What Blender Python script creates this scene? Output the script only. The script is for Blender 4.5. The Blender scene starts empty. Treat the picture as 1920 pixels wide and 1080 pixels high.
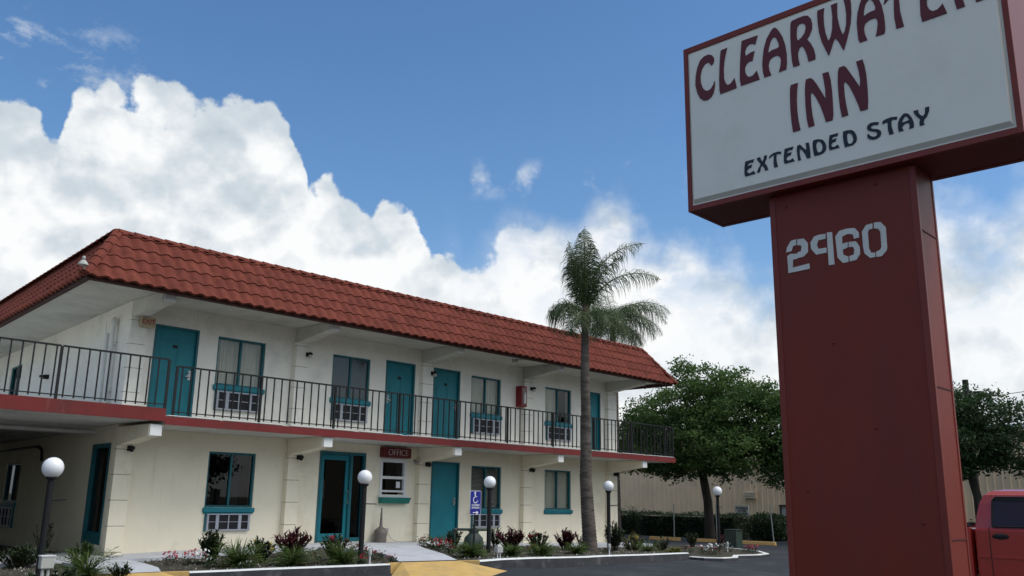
import bpy, math, random, json
import numpy as np
from mathutils import Vector, Matrix
random.seed(7); rng=np.random.default_rng(11)
R=math.radians
sc=bpy.context.scene
# ------------------------------------------------------------------ camera
F,PI_,RO,YA=1664.8,R(13.476),R(0.964),R(43.585)
fw=Vector((math.cos(YA)*math.cos(PI_),math.sin(YA)*math.cos(PI_),math.sin(PI_)))
rt=Vector((math.sin(YA),-math.cos(YA),0)); up=rt.cross(fw)
r2=rt*math.cos(RO)+up*math.sin(RO); u2=-rt*math.sin(RO)+up*math.cos(RO)
cam=bpy.data.cameras.new('camera'); co=bpy.data.objects.new('camera',cam); sc.collection.objects.link(co)
cam.sensor_width=36; cam.lens=F/1920*36; cam.clip_start=.05; cam.clip_end=3000
M=Matrix((r2,u2,-fw)).transposed().to_4x4(); M.translation=Vector((-2.8773,-18.3268,1.0956)); co.matrix_world=M
sc.camera=co
# ------------------------------------------------------------------ light and sky
SUN_EL,SUN_AZ=R(54),R(-62)         # azimuth measured from +X towards +Y
sun=bpy.data.lights.new('sun','SUN'); so=bpy.data.objects.new('sun',sun); sc.collection.objects.link(so)
sun.energy=1.6; sun.angle=R(28); sun.color=(1,.96,.9)
sd=Vector((math.cos(SUN_EL)*math.cos(SUN_AZ),math.cos(SUN_EL)*math.sin(SUN_AZ),math.sin(SUN_EL)))
so.rotation_euler=sd.to_track_quat('Z','Y').to_euler()
sc.view_settings.view_transform='Standard'; sc.view_settings.look='None'; sc.view_settings.exposure=0.2; sc.view_settings.gamma=1
W=bpy.data.worlds.new('World'); sc.world=W; W.use_nodes=True
nt=W.node_tree; nt.nodes.clear()
def N(t,**k):
    n=nt.nodes.new(t)
    for a,b in k.items(): setattr(n,a,b)
    return n
def mth(op,a,b=None,c=None,clamp=False):
    n=N('ShaderNodeMath',operation=op,use_clamp=clamp)
    for i,v in enumerate((a,b,c)):
        if v is None: continue
        if isinstance(v,(int,float)): n.inputs[i].default_value=v
        else: nt.links.new(v,n.inputs[i])
    return n.outputs[0]
def sstep(x,a,b):
    n=N('ShaderNodeMapRange',interpolation_type='SMOOTHSTEP')
    nt.links.new(x,n.inputs['Value']); n.inputs['From Min'].default_value=a; n.inputs['From Max'].default_value=b
    return n.outputs[0]
sky=N('ShaderNodeTexSky',sky_type='NISHITA',sun_disc=False,sun_elevation=SUN_EL,sun_rotation=R(90)-SUN_AZ,altitude=0,air_density=1.0,dust_density=.6,ozone_density=1.6)
hs=N('ShaderNodeHueSaturation'); hs.inputs['Saturation'].default_value=1.22; hs.inputs['Hue'].default_value=.5
nt.links.new(sky.outputs[0],hs.inputs['Color'])
bg1=N('ShaderNodeBackground'); bg1.inputs[1].default_value=.13; nt.links.new(hs.outputs[0],bg1.inputs[0])
tc=N('ShaderNodeTexCoord'); sep=N('ShaderNodeSeparateXYZ'); nt.links.new(tc.outputs['Generated'],sep.inputs[0])
X_,Y_,Z_=sep.outputs
az=mth('MULTIPLY',mth('ARCTAN2',Y_,X_),57.29578)
el=mth('MULTIPLY',mth('ARCSINE',Z_),57.29578)
def noise(scale,detail,rough,off=(0,0,0),zs=1.0,dist=0.0):
    mp=N('ShaderNodeMapping'); mp.inputs['Location'].default_value=off; mp.inputs['Scale'].default_value=(1,1,zs)
    nt.links.new(tc.outputs['Generated'],mp.inputs[0])
    n=N('ShaderNodeTexNoise'); n.inputs['Scale'].default_value=scale; n.inputs['Detail'].default_value=detail; n.inputs['Roughness'].default_value=rough; n.inputs['Distortion'].default_value=dist
    nt.links.new(mp.outputs[0],n.inputs[0]); return n.outputs[0]
TOP=[(85.05,19.2),(80.76,20.9),(75.68,21.54),(74.03,21.76),(72.62,20.7),(71.9,22.6),(70,23.6),(66.15,24.0),(63.85,24.1),(60.1,23.9),(58.6,22.4),(57.6,20.6),(57.0,18.7),(56.0,20.0),(54.52,20.15),(53.08,19.3),(52.43,20.9),(50.64,21.09),(49.51,19.6),(47.3,18.4),(46.54,17.3),(45.11,17.9),(42.97,19.3),(40.79,19.0),(40.06,18.2),(38.62,19.3),(36.11,19.1),(35.06,18.2),(32.94,18.1),(30.9,16.6),(29.26,16.0),(26.62,15.0),(24.0,15.6),(21.71,17.2),(17.57,18.9),(15.54,18.6),(14.21,17.6),(12.14,19.0),(7.5,19.4)]
fc=N('ShaderNodeFloatCurve'); cv=fc.mapping.curves[0]
pts=sorted((a/90,e/30) for a,e in TOP)
cv.points[0].location=(0,18.5/30); cv.points[1].location=(1,19/30)
for p in pts: cv.points.new(*p)
fc.mapping.update()
nt.links.new(mth('DIVIDE',az,90,clamp=True),fc.inputs['Value'])
eltop=mth('MULTIPLY',fc.outputs[0],30)
n1=noise(13,7,.56); n1b=noise(13,4,.5,(0,0,-.016)); n0=noise(7,4,.5,(3,1,2)); nh=noise(11,6,.6,(5,2,9),1.6)
def voro(scale,off=(0,0,0)):
    mp=N('ShaderNodeMapping'); mp.inputs['Location'].default_value=off; wn=N('ShaderNodeTexNoise'); wn.inputs['Scale'].default_value=scale*.7; wn.inputs['Detail'].default_value=2
    nt.links.new(tc.outputs['Generated'],wn.inputs[0]); ad=N('ShaderNodeVectorMath',operation='MULTIPLY_ADD'); ad.inputs[1].default_value=(.6/scale,)*3
    nt.links.new(wn.outputs['Color'],ad.inputs[0]); nt.links.new(tc.outputs['Generated'],ad.inputs[2]); nt.links.new(ad.outputs[0],mp.inputs[0])
    v=N('ShaderNodeTexVoronoi',feature='F1'); v.inputs['Scale'].default_value=scale; nt.links.new(mp.outputs[0],v.inputs[0]); return v.outputs['Distance']
vA=voro(17); vB=voro(41); vA2=voro(17,(0,0,.010))
puff=mth('ADD',mth('MULTIPLY',vA,-.75),mth('MULTIPLY',vB,-.38)); puff2=mth('ADD',mth('MULTIPLY',vA2,-.75),mth('MULTIPLY',vB,-.38))
nf=noise(48,5,.62)
bil=mth('ADD',mth('ADD',mth('MULTIPLY',mth('SUBTRACT',n1,.5),.75),mth('MULTIPLY',mth('SUBTRACT',nf,.5),.30)),mth('ADD',mth('MULTIPLY',puff,.55),.27))
depth=mth('ADD',mth('SUBTRACT',eltop,el),mth('ADD',mth('MULTIPLY',bil,6.5),mth('SUBTRACT',.2,mth('MULTIPLY',sstep(az,58,50),1.7))))       # degrees below the ragged cloud edge
dA=sstep(depth,-.1,.62); dB=sstep(depth,-2.4,2.8); th0=sstep(az,50,38); d1=mth('ADD',mth('MULTIPLY',dA,mth('SUBTRACT',1,th0)),mth('MULTIPLY',dB,th0))
# thin, broken cloud towards the right half
thin=sstep(az,52,36)
hole=sstep(nh,.44,.62)
band=sstep(el,9.5,14.5)
d1=mth('MULTIPLY',d1,mth('SUBTRACT',1,mth('MULTIPLY',mth('MULTIPLY',hole,thin),mth('ADD',mth('MULTIPLY',band,.35),.06))))
# wisps
ws=noise(16,8,.65,(9,4,1),1.8)
wm=mth('MULTIPLY',sstep(az,66,72),sstep(el,28.5,24.5)); w1=mth('MULTIPLY',mth('MULTIPLY',sstep(ws,.54,.74),wm),.55)
wm2=mth('MULTIPLY',sstep(mth('ABSOLUTE',mth('SUBTRACT',el,20.4)),1.6,.3),mth('MULTIPLY',sstep(az,50,47),sstep(az,30,36)))
w2=mth('MULTIPLY',mth('MULTIPLY',sstep(n1,.52,.66),wm2),.5)
front=mth('MULTIPLY',sstep(az,-14,-2),sstep(az,112,100))
d1=mth('MAXIMUM',d1,mth('MAXIMUM',w1,w2))
gen=noise(2.6,9,.6,(1,7,3),1.7); cs=mth('ADD',mth('MULTIPLY',X_,sd.x),mth('ADD',mth('MULTIPLY',Y_,sd.y),mth('MULTIPLY',Z_,sd.z))); dgen=sstep(mth('ADD',gen,mth('ADD',mth('MULTIPLY',sstep(el,40,8),.05),mth('MULTIPLY',cs,.11))),.5,.62)
# a loose deck of cloud overhead and behind the viewer
hi=sstep(el,34,48); fm=mth('MULTIPLY',front,mth('SUBTRACT',1,hi))
dens=mth('ADD',mth('MULTIPLY',d1,fm),mth('MULTIPLY',dgen,mth('SUBTRACT',1,fm)),clamp=True)
# relief of the cloud: thickness difference towards the light, broad grey bellies
rel=mth('ADD',mth('MULTIPLY',mth('SUBTRACT',n1,n1b),1.1),mth('MULTIPLY',mth('SUBTRACT',puff,puff2),-.9))
nb=noise(5.5,6,.55,(2,8,4),1.5)
belly=sstep(depth,3.5,12)
sh=mth('ADD',mth('ADD',.54,rel),mth('SUBTRACT',mth('MULTIPLY',sstep(nb,.34,.64),.5),mth('MULTIPLY',belly,.12)),clamp=True)
cr=N('ShaderNodeValToRGB'); nt.links.new(sh,cr.inputs[0])
cr.color_ramp.elements[0].color=(.36,.43,.51,1); cr.color_ramp.elements[0].position=.2
cr.color_ramp.elements[1].color=(.85,.86,.865,1); cr.color_ramp.elements[1].position=.98
e=cr.color_ramp.elements.new(.65); e.color=(.56,.62,.67,1)
bg2=N('ShaderNodeBackground'); nt.links.new(mth('ADD',1.0,mth('MULTIPLY',sstep(cs,.45,1),1.1)),bg2.inputs[1]); nt.links.new(cr.outputs[0],bg2.inputs[0])
mx=N('ShaderNodeMixShader'); nt.links.new(dens,mx.inputs[0]); nt.links.new(bg1.outputs[0],mx.inputs[1]); nt.links.new(bg2.outputs[0],mx.inputs[2])
wo=N('ShaderNodeOutputWorld'); nt.links.new(mx.outputs[0],wo.inputs[0])

# ------------------------------------------------------------------ helpers
COL=sc.collection
def newmat(name): 
    m=bpy.data.materials.new(name); m.use_nodes=True; return m
def mat(name,col,rough=.7,var=.12,vs=3.0,bump=0.0,bs=60.0,spec=.35,metal=0.0,col2=None,c2s=1.2,c2lo=.55,c2hi=.75,coat=0.0,stretch=(1,1,1),streak=None,tiles=False):
    m=newmat(name); t=m.node_tree; b=t.nodes['Principled BSDF']
    b.inputs['Roughness'].default_value=rough; b.inputs['Specular IOR Level'].default_value=spec; b.inputs['Metallic'].default_value=metal
    b.inputs['Coat Weight'].default_value=coat
    g=t.nodes.new('ShaderNodeTexCoord'); mp=t.nodes.new('ShaderNodeMapping'); mp.inputs['Scale'].default_value=stretch
    t.links.new(g.outputs['Object'],mp.inputs[0])
    n=t.nodes.new('ShaderNodeTexNoise'); n.inputs['Scale'].default_value=vs; n.inputs['Detail'].default_value=6; n.inputs['Roughness'].default_value=.65
    t.links.new(mp.outputs[0],n.inputs[0])
    r=t.nodes.new('ShaderNodeValToRGB'); r.color_ramp.elements[0].position=.3; r.color_ramp.elements[1].position=.7
    r.color_ramp.elements[0].color=tuple(c*(1-var) for c in col)+(1,); r.color_ramp.elements[1].color=tuple(min(1,c*(1+var)) for c in col)+(1,)
    t.links.new(n.outputs[0],r.inputs[0]); out=r.outputs[0]
    if col2:
        n2=t.nodes.new('ShaderNodeTexNoise'); n2.inputs['Scale'].default_value=c2s; n2.inputs['Detail'].default_value=7; n2.inputs['Roughness'].default_value=.7
        t.links.new(mp.outputs[0],n2.inputs[0])
        mr=t.nodes.new('ShaderNodeMapRange'); mr.inputs['From Min'].default_value=c2lo; mr.inputs['From Max'].default_value=c2hi; t.links.new(n2.outputs[0],mr.inputs[0])
        mi=t.nodes.new('ShaderNodeMixRGB'); t.links.new(mr.outputs[0],mi.inputs[0]); t.links.new(out,mi.inputs[1]); mi.inputs[2].default_value=tuple(col2)+(1,); out=mi.outputs[0]
    if streak:
        mp2=t.nodes.new('ShaderNodeMapping'); mp2.inputs['Scale'].default_value=(5,5,.3); t.links.new(g.outputs['Object'],mp2.inputs[0])
        n4=t.nodes.new('ShaderNodeTexNoise'); n4.inputs['Scale'].default_value=1.6; n4.inputs['Detail'].default_value=6; n4.inputs['Roughness'].default_value=.7; t.links.new(mp2.outputs[0],n4.inputs[0])
        n5=t.nodes.new('ShaderNodeTexNoise'); n5.inputs['Scale'].default_value=.6; n5.inputs['Detail'].default_value=3; t.links.new(g.outputs['Object'],n5.inputs[0])
        r4=t.nodes.new('ShaderNodeMapRange'); r4.inputs['From Min'].default_value=.57; r4.inputs['From Max'].default_value=.78; t.links.new(n4.outputs[0],r4.inputs[0])
        r5=t.nodes.new('ShaderNodeMapRange'); r5.inputs['From Min'].default_value=.42; r5.inputs['From Max'].default_value=.65; t.links.new(n5.outputs[0],r5.inputs[0])
        m4=t.nodes.new('ShaderNodeMath'); m4.operation='MULTIPLY'; t.links.new(r4.outputs[0],m4.inputs[0]); t.links.new(r5.outputs[0],m4.inputs[1])
        x4=t.nodes.new('ShaderNodeMixRGB'); t.links.new(m4.outputs[0],x4.inputs[0]); t.links.new(out,x4.inputs[1]); x4.inputs[2].default_value=tuple(streak)+(1,); out=x4.outputs[0]
    if tiles:
        s=t.nodes.new('ShaderNodeSeparateXYZ'); t.links.new(g.outputs['Object'],s.inputs[0]); q=[]
        def mm(op,a,bb):
            k=t.nodes.new('ShaderNodeMath'); k.operation=op
            for i,v in enumerate((a,bb)):
                if isinstance(v,(int,float)): k.inputs[i].default_value=v
                elif v is not None: t.links.new(v,k.inputs[i])
            return k.outputs[0]
        u=mm('FLOOR',mm('DIVIDE',mm('ADD',mm('ADD',s.outputs[0],s.outputs[1]),.06),.27),None); w=mm('FLOOR',mm('DIVIDE',mm('SUBTRACT',s.outputs[2],4.97),.268),None)
        c=t.nodes.new('ShaderNodeCombineXYZ'); t.links.new(u,c.inputs[0]); t.links.new(w,c.inputs[1]); wn=t.nodes.new('ShaderNodeTexWhiteNoise'); t.links.new(c.outputs[0],wn.inputs[0])
        h=t.nodes.new('ShaderNodeHueSaturation'); t.links.new(mm('ADD',.89,mm('MULTIPLY',wn.outputs[0],.22)),h.inputs['Value']); t.links.new(out,h.inputs['Color']); out=h.outputs[0]
    t.links.new(out,b.inputs['Base Color'])
    if bump:
        n3=t.nodes.new('ShaderNodeTexNoise'); n3.inputs['Scale'].default_value=bs; n3.inputs['Detail'].default_value=4
        t.links.new(mp.outputs[0],n3.inputs[0]); bp=t.nodes.new('ShaderNodeBump'); bp.inputs['Strength'].default_value=bump; bp.inputs['Distance'].default_value=.02
        t.links.new(n3.outputs[0],bp.inputs['Height']); t.links.new(bp.outputs[0],b.inputs['Normal'])
    return m
def leafmat(name,c1,c2,sc_=2.5,trans=.25,rough=.55):
    m=newmat(name); t=m.node_tree; b=t.nodes['Principled BSDF']; o=t.nodes['Material Output']
    g=t.nodes.new('ShaderNodeTexCoord'); n=t.nodes.new('ShaderNodeTexNoise'); n.inputs['Scale'].default_value=sc_; n.inputs['Detail'].default_value=5; n.inputs['Roughness'].default_value=.75
    t.links.new(g.outputs['Object'],n.inputs[0]); r=t.nodes.new('ShaderNodeValToRGB'); r.color_ramp.elements[0].position=.35; r.color_ramp.elements[1].position=.68
    r.color_ramp.elements[0].color=tuple(c1)+(1,); r.color_ramp.elements[1].color=tuple(c2)+(1,); t.links.new(n.outputs[0],r.inputs[0])
    t.links.new(r.outputs[0],b.inputs['Base Color']); b.inputs['Roughness'].default_value=rough; b.inputs['Specular IOR Level'].default_value=.3
    tr=t.nodes.new('ShaderNodeBsdfTranslucent'); t.links.new(r.outputs[0],tr.inputs[0]); mi=t.nodes.new('ShaderNodeMixShader'); mi.inputs[0].default_value=trans
    t.links.new(b.outputs[0],mi.inputs[1]); t.links.new(tr.outputs[0],mi.inputs[2]); t.links.new(mi.outputs[0],o.inputs[0]); return m
def glassmat(name,tint=(.55,.6,.6),refl=1.0,rough=.0):
    m=newmat(name); t=m.node_tree; t.nodes.remove(t.nodes['Principled BSDF']); o=t.nodes['Material Output']
    tr=t.nodes.new('ShaderNodeBsdfTransparent'); tr.inputs[0].default_value=tuple(tint)+(1,); gl=t.nodes.new('ShaderNodeBsdfGlossy'); gl.inputs['Roughness'].default_value=rough; gl.inputs[0].default_value=(refl,refl,refl,1)
    f=t.nodes.new('ShaderNodeFresnel'); ge=t.nodes.new('ShaderNodeNewGeometry'); io=t.nodes.new('ShaderNodeMapRange'); io.inputs['To Min'].default_value=1.5; io.inputs['To Max'].default_value=.6667; t.links.new(ge.outputs['Backfacing'],io.inputs[0]); t.links.new(io.outputs[0],f.inputs[0]); mi=t.nodes.new('ShaderNodeMixShader')
    t.links.new(f.outputs[0],mi.inputs[0]); t.links.new(tr.outputs[0],mi.inputs[1]); t.links.new(gl.outputs[0],mi.inputs[2]); t.links.new(mi.outputs[0],o.inputs[0]); return m
def tag(o,label=None,cat=None,group=None,kind=None):
    if label: o['label']=label
    if cat: o['category']=cat
    if group: o['group']=group
    if kind: o['kind']=kind
    return o
def empty(name,loc=(0,0,0),rz=0,label=None,cat=None,group=None):
    o=bpy.data.objects.new(name,None); COL.objects.link(o); o.location=loc; o.rotation_euler=(0,0,rz); o.empty_display_size=.2
    return tag(o,label,cat,group)
def link(name,me,m,parent=None,label=None):
    o=bpy.data.objects.new(name,me); COL.objects.link(o)
    if m is not None and not isinstance(m,(list,tuple)): m=[m]
    if m:
        me.materials.clear()
        for q in m: me.materials.append(q)
    if parent: o.parent=parent
    if label: o['label']=label
    return o
ID=lambda p:p
class MB:
    def __init__(s,T=ID): s.v=[];s.f=[];s.mi=[];s.sm=[];s.T=T
    def add(s,vs,fs,mi=0,smooth=False):
        n=len(s.v); s.v+= [tuple(s.T(tuple(p))) for p in vs]; s.f+=[tuple(i+n for i in f) for f in fs]; s.mi+=[mi]*len(fs); s.sm+=[smooth]*len(fs); return s
    def box(s,x0,x1,y0,y1,z0,z1,mi=0):
        return s.add([(x0,y0,z0),(x1,y0,z0),(x1,y1,z0),(x0,y1,z0),(x0,y0,z1),(x1,y0,z1),(x1,y1,z1),(x0,y1,z1)],[(0,3,2,1),(4,5,6,7),(0,1,5,4),(1,2,6,5),(2,3,7,6),(3,0,4,7)],mi)
    def prism(s,poly,d0,d1,ax=0,mi=0):
        # poly: list of 2-D points; extruded along axis ax from d0 to d1
        def P(a,b,d): return ((d,a,b),(a,d,b),(a,b,d))[ax]
        n=len(poly); vs=[P(a,b,d0) for a,b in poly]+[P(a,b,d1) for a,b in poly]
        return s.add(vs,[tuple(range(n))[::-1],tuple(range(n,2*n))]+[(i,(i+1)%n,(i+1)%n+n,i+n) for i in range(n)],mi)
    def tube(s,pts,rad,n=8,mi=0,cap=True,smooth=True):
        pts=[Vector(p) for p in pts]; k=len(pts); rad=rad if isinstance(rad,(list,tuple)) else [rad]*k; vs=[];ref=None
        for i,p in enumerate(pts):
            d=(pts[min(i+1,k-1)]-pts[max(i-1,0)]).normalized()
            if ref is None: ref=Vector((0,0,1)) if abs(d.z)<.9 else Vector((1,0,0))
            a=d.cross(ref).normalized(); b=a.cross(d); 
            if i==0: pa=a
            for j in range(n):
                t=2*math.pi*j/n; vs.append(p+(a*math.cos(t)+b*math.sin(t))*rad[i])
        fs=[(i*n+j,i*n+(j+1)%n,(i+1)*n+(j+1)%n,(i+1)*n+j) for i in range(k-1) for j in range(n)]
        s.add(vs,fs,mi,smooth)
        if cap: s.add(vs[:n],[tuple(range(n))],mi); s.add(vs[-n:],[tuple(range(n))[::-1]],mi)
        return s
    def lathe(s,prof,c=(0,0,0),n=20,mi=0,smooth=True):
        vs=[(c[0]+r*math.cos(2*math.pi*j/n),c[1]+r*math.sin(2*math.pi*j/n),c[2]+z) for r,z in prof for j in range(n)]
        fs=[(i*n+j,i*n+(j+1)%n,(i+1)*n+(j+1)%n,(i+1)*n+j) for i in range(len(prof)-1) for j in range(n)]
        s.add(vs,fs,mi,smooth); s.add(vs[:n],[tuple(range(n))[::-1]],mi); s.add(vs[-n:],[tuple(range(n))],mi); return s
    def sphere(s,c,r,n=20,m=12,mi=0,sq=(1,1,1)):
        prof=[(math.sin(math.pi*i/m),-math.cos(math.pi*i/m)) for i in range(m+1)]
        vs=[(c[0]+sq[0]*r*a*math.cos(2*math.pi*j/n),c[1]+sq[1]*r*a*math.sin(2*math.pi*j/n),c[2]+sq[2]*r*z) for a,z in prof for j in range(n)]
        fs=[(i*n+j,i*n+(j+1)%n,(i+1)*n+(j+1)%n,(i+1)*n+j) for i in range(m) for j in range(n)]
        return s.add(vs,fs,mi,True)
    def build(s,name,m,parent=None,label=None,bevel=0):
        me=bpy.data.meshes.new(name); me.from_pydata(s.v,[],s.f); me.polygons.foreach_set('use_smooth',s.sm)
        o=link(name,me,m,parent,label); me.polygons.foreach_set('material_index',s.mi); me.update()
        if bevel:
            b=o.modifiers.new('bevel','BEVEL'); b.width=bevel; b.segments=2; b.limit_method='ANGLE'; b.angle_limit=R(40)
        return o
def fill_curve(loops_list,depth):
    cu=bpy.data.curves.new('c','CURVE'); cu.dimensions='2D'; cu.fill_mode='BOTH'; cu.extrude=depth/2
    for g in loops_list:
        for lp in g:
            sp=cu.splines.new('POLY'); sp.points.add(len(lp)-1); sp.use_cyclic_u=True
            for i,(a,b) in enumerate(lp): sp.points[i].co=(a,b,0,1)
    o=bpy.data.objects.new('tmp',cu); COL.objects.link(o); bpy.context.view_layer.update()
    me=bpy.data.meshes.new_from_object(o.evaluated_get(bpy.context.evaluated_depsgraph_get())); bpy.data.objects.remove(o); bpy.data.curves.remove(cu); return me
def text_mesh(txt,size,depth=.004,align='CENTER',sx=1.0,lead=1.0,off=0.0):
    cu=bpy.data.curves.new('t','FONT'); cu.body=txt; cu.size=size; cu.extrude=depth/2; cu.align_x=align; cu.align_y='CENTER'; cu.space_line=lead; cu.offset=off
    o=bpy.data.objects.new('tmp',cu); COL.objects.link(o); bpy.context.view_layer.update()
    me=bpy.data.meshes.new_from_object(o.evaluated_get(bpy.context.evaluated_depsgraph_get())); bpy.data.objects.remove(o); bpy.data.curves.remove(cu)
    for v in me.vertices: v.co.x*=sx
    return me
FACE_S=Matrix(((1,0,0),(0,0,-1),(0,1,0)))       # text plane -> faces -Y, reads along +X
FACE_W=Matrix(((0,0,-1),(-1,0,0),(0,1,0)))      # text plane -> faces -X, reads along -Y
def place(me,rot,loc):
    m=rot.to_4x4(); m.translation=Vector(loc); me.transform(m); me.update(); return me
def copy_tree(o,parent=None):
    c=o.copy(); COL.objects.link(c); c.parent=parent
    for ch in list(o.children): copy_tree(ch,c)
    return c
# ------------------------------------------------------------------ materials
m_stuccoW=mat('white_stucco',(.82,.79,.72),.9,.06,1.2,.5,70,.1,col2=(.5,.5,.47),c2s=.8,c2lo=.52,c2hi=.85,streak=(.60,.59,.55))
m_stuccoC=mat('cream_stucco',(.83,.76,.60),.9,.04,1.2,.5,70,.1,col2=(.58,.50,.36),c2s=.9,c2lo=.55,c2hi=.85,streak=(.56,.47,.33))
m_trimW=mat('white_paint',(.72,.73,.71),.7,.05,2,.15,40,.2,col2=(.5,.48,.44),c2s=2.5,c2lo=.6,c2hi=.8)
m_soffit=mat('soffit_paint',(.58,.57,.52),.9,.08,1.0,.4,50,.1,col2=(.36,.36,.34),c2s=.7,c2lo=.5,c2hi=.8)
m_groove=mat('groove_tan',(.25,.21,.16),.95,.1)  # darker tan for the recessed block joints
m_tile=mat('terracotta_tile',(.155,.044,.031),.92,.2,5,.15,60,.08,col2=(.10,.03,.024),c2s=2.2,c2lo=.48,c2hi=.72,tiles=True)
m_eave=mat('dark_eave_board',(.05,.018,.014),.8,.2)
m_flat=mat('roof_felt',(.3,.3,.29),.95,.1)
m_fascia=mat('red_fascia_paint',(.16,.022,.021),.65,.15,2.5,.1,30,.25,col2=(.09,.025,.022),c2s=1.6,c2lo=.5,c2hi=.8,streak=(.20,.09,.08))
m_teal=mat('teal_paint',(.006,.165,.205),.5,.12,2,.05,20,.35,col2=(.01,.17,.22),c2s=1.3)
m_tealD=mat('teal_trim',(.008,.105,.13),.45,.15,3,0,20,.35)
m_tealG=mat('green_teal_paint',(.01,.17,.14),.5,.1)
m_alu=mat('grey_aluminium',(.33,.35,.40),.45,.1,6,0,20,.4)
m_dark=mat('dark_grille',(.022,.022,.026),.7,.2,20)
m_black=mat('black_iron',(.009,.009,.010),.6,.25,8,0,30,.3)
m_brown=mat('bronze_paint',(.035,.026,.022),.5,.2,8)
m_curtain=mat('curtain_fabric',(.62,.59,.50),.9,.1,3,0,20,.1)
m_blind=mat('blind_slats',(.42,.40,.36),.8,.05)
m_screen=mat('grey_screen',(.11,.11,.115),.8,.08,6)
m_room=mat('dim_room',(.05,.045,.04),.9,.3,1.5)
m_glass=glassmat('window_glass',(.80,.83,.82),.7)
m_glassD=glassmat('door_glass',(.30,.32,.34),.6)
m_conc=mat('concrete',(.47,.48,.51),.85,.08,2.5,.2,60,.15,col2=(.27,.27,.27),c2s=1.1,c2lo=.52,c2hi=.8)
m_steel=mat('worn_steel',(.35,.35,.34),.35,.15,8,0,20,.5,metal=.7)
m_pipe=mat('grey_pipe',(.40,.40,.38),.6,.12,4)
m_white=mat('white_metal',(.7,.7,.7),.4,.05)

# ------------------------------------------------------------------ terrain
def interp(x,xs,ys): return float(np.interp(x,xs,ys))
def zf(x): return interp(x,[-5,4.8,5.2,7,9.8,12.7,18,21.5,28],[-.2,-.1,-.08,-.04,.04,0,-.14,-.19,-.33])
KX=[-6,1.1,3.0,4.46,6.03,7.58,8.96,11.73,14.5,17.3,30]; KY=[-3.6,-3.9,-4.15,-4.40,-5.05,-5.66,-6.35,-6.60,-6.15,-5.5,-5.5]
def yk(x): return interp(x,KX,KY)
def zl(x): return interp(x,[-8,-4,17,22],[-.4,-.35,zf(17)-.15,-.33]) if (x<-4 or x>17) else zf(x)-.15
def za(x,y):
    t=min(1,max(0,(yk(x)-y)/9.0)); b=zl(x)
    if y>yk(x)+.05 and x<17.3: b-=.08
    return b+( -.45-b)*t
m_asph=mat('asphalt',(.027,.030,.036),.75,.2,30,.6,260,.3,col2=(.06,.062,.066),c2s=.8,c2lo=.5,c2hi=.66)
m_soil=mat('mulch_soil',(.065,.058,.045),.95,.35,12,1.0,90,.1,col2=(.14,.13,.11),c2s=26,c2lo=.5,c2hi=.7)
m_earth=mat('earth',(.10,.10,.06),.95,.3,.3)
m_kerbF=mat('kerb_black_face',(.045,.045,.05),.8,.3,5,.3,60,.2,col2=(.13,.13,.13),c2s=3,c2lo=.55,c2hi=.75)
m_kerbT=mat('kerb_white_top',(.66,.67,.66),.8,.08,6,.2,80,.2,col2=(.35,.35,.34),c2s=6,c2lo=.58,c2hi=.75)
m_yel=mat('worn_yellow_paint',(.52,.34,.12),.75,.12,3,.2,60,.2,col2=(.36,.27,.14),c2s=2.2,c2lo=.5,c2hi=.75)
# ground out to the horizon
g=MB(); g.add([(-1500,-1500,-.62),(1500,-1500,-.62),(1500,1500,-.62),(-1500,1500,-.62)],[(0,1,2,3)]); tag(g.build('ground',m_earth),kind='structure')
xs=sorted(set(list(np.linspace(-60,-8,14))+list(np.arange(-8,32,.5))+list(np.linspace(32,60,8)))); ys=sorted(set(list(np.linspace(-60,-20,9))+list(np.arange(-20,6,.4))+list(np.linspace(6,40,8))))
v=[(x,y,za(x,y)) for y in ys for x in xs]; nx=len(xs)
g=MB(); g.add(v,[(j*nx+i,j*nx+i+1,(j+1)*nx+i+1,(j+1)*nx+i) for j in range(len(ys)-1) for i in range(nx-1)],0,True); tag(g.build('parking_lot',m_asph),kind='structure')
def strip(A,B,off=0,n=1,zfun=zf):
    """sheet between two polylines of equal length"""
    mb=MB(); k=len(A); vs=[]
    for a,b in zip(A,B):
        for j in range(n+1):
            t=j/n; x=a[0]+(b[0]-a[0])*t; y=a[1]+(b[1]-a[1])*t; vs.append((x,y,zfun(x)+off))
    fs=[(i*(n+1)+j,i*(n+1)+j+1,(i+1)*(n+1)+j+1,(i+1)*(n+1)+j) for i in range(k-1) for j in range(n)]
    return mb.add(vs,fs,0,True)
# planting bed, gently uneven
bx=list(np.arange(-5,17.31,.15)); v=[];ny=44
for x in bx:
    y0=yk(x)+.13; y1=12.0 if x<4.7 else .0
    for j in range(ny+1):
        t=j/ny; y=y0+(y1-y0)*t if x>=4.7 else (y0+(0-y0)*min(1,t/.8) if t<=.8 else (t-.8)/.2*y1)
        v.append((x,y,zf(x)-.035+(.02*math.sin(x*7.3+y*5.1)+.018*math.sin(x*17+y*13)+random.uniform(-.012,.012))*(1 if 0<j<ny else 0)))
g=MB(); g.add(v,[(i*(ny+1)+j,(i+1)*(ny+1)+j,(i+1)*(ny+1)+j+1,i*(ny+1)+j+1) for i in range(len(bx)-1) for j in range(ny)],0,True)
isl=[(17.3,-5.4),(17.15,-6.0),(17.5,-6.35),(18.3,-6.3),(19.3,-5.75),(20.3,-5.85),(21.3,-5.6),(22.6,-4.6),(23.4,-3.2),(23.4,-1.6),(22.6,-.6),(21.6,0),(17.3,0)]
isz=lambda x:interp(x,[17,22],[zf(17)-.09,-.26])
def fan(c,ring,z,mi=0):
    return ([(c[0],c[1],z(c[0]))]+[(p[0],p[1],z(p[0])) for p in ring],[(0,i+1,(i+1)%len(ring)+1) for i in range(len(ring))])
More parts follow.
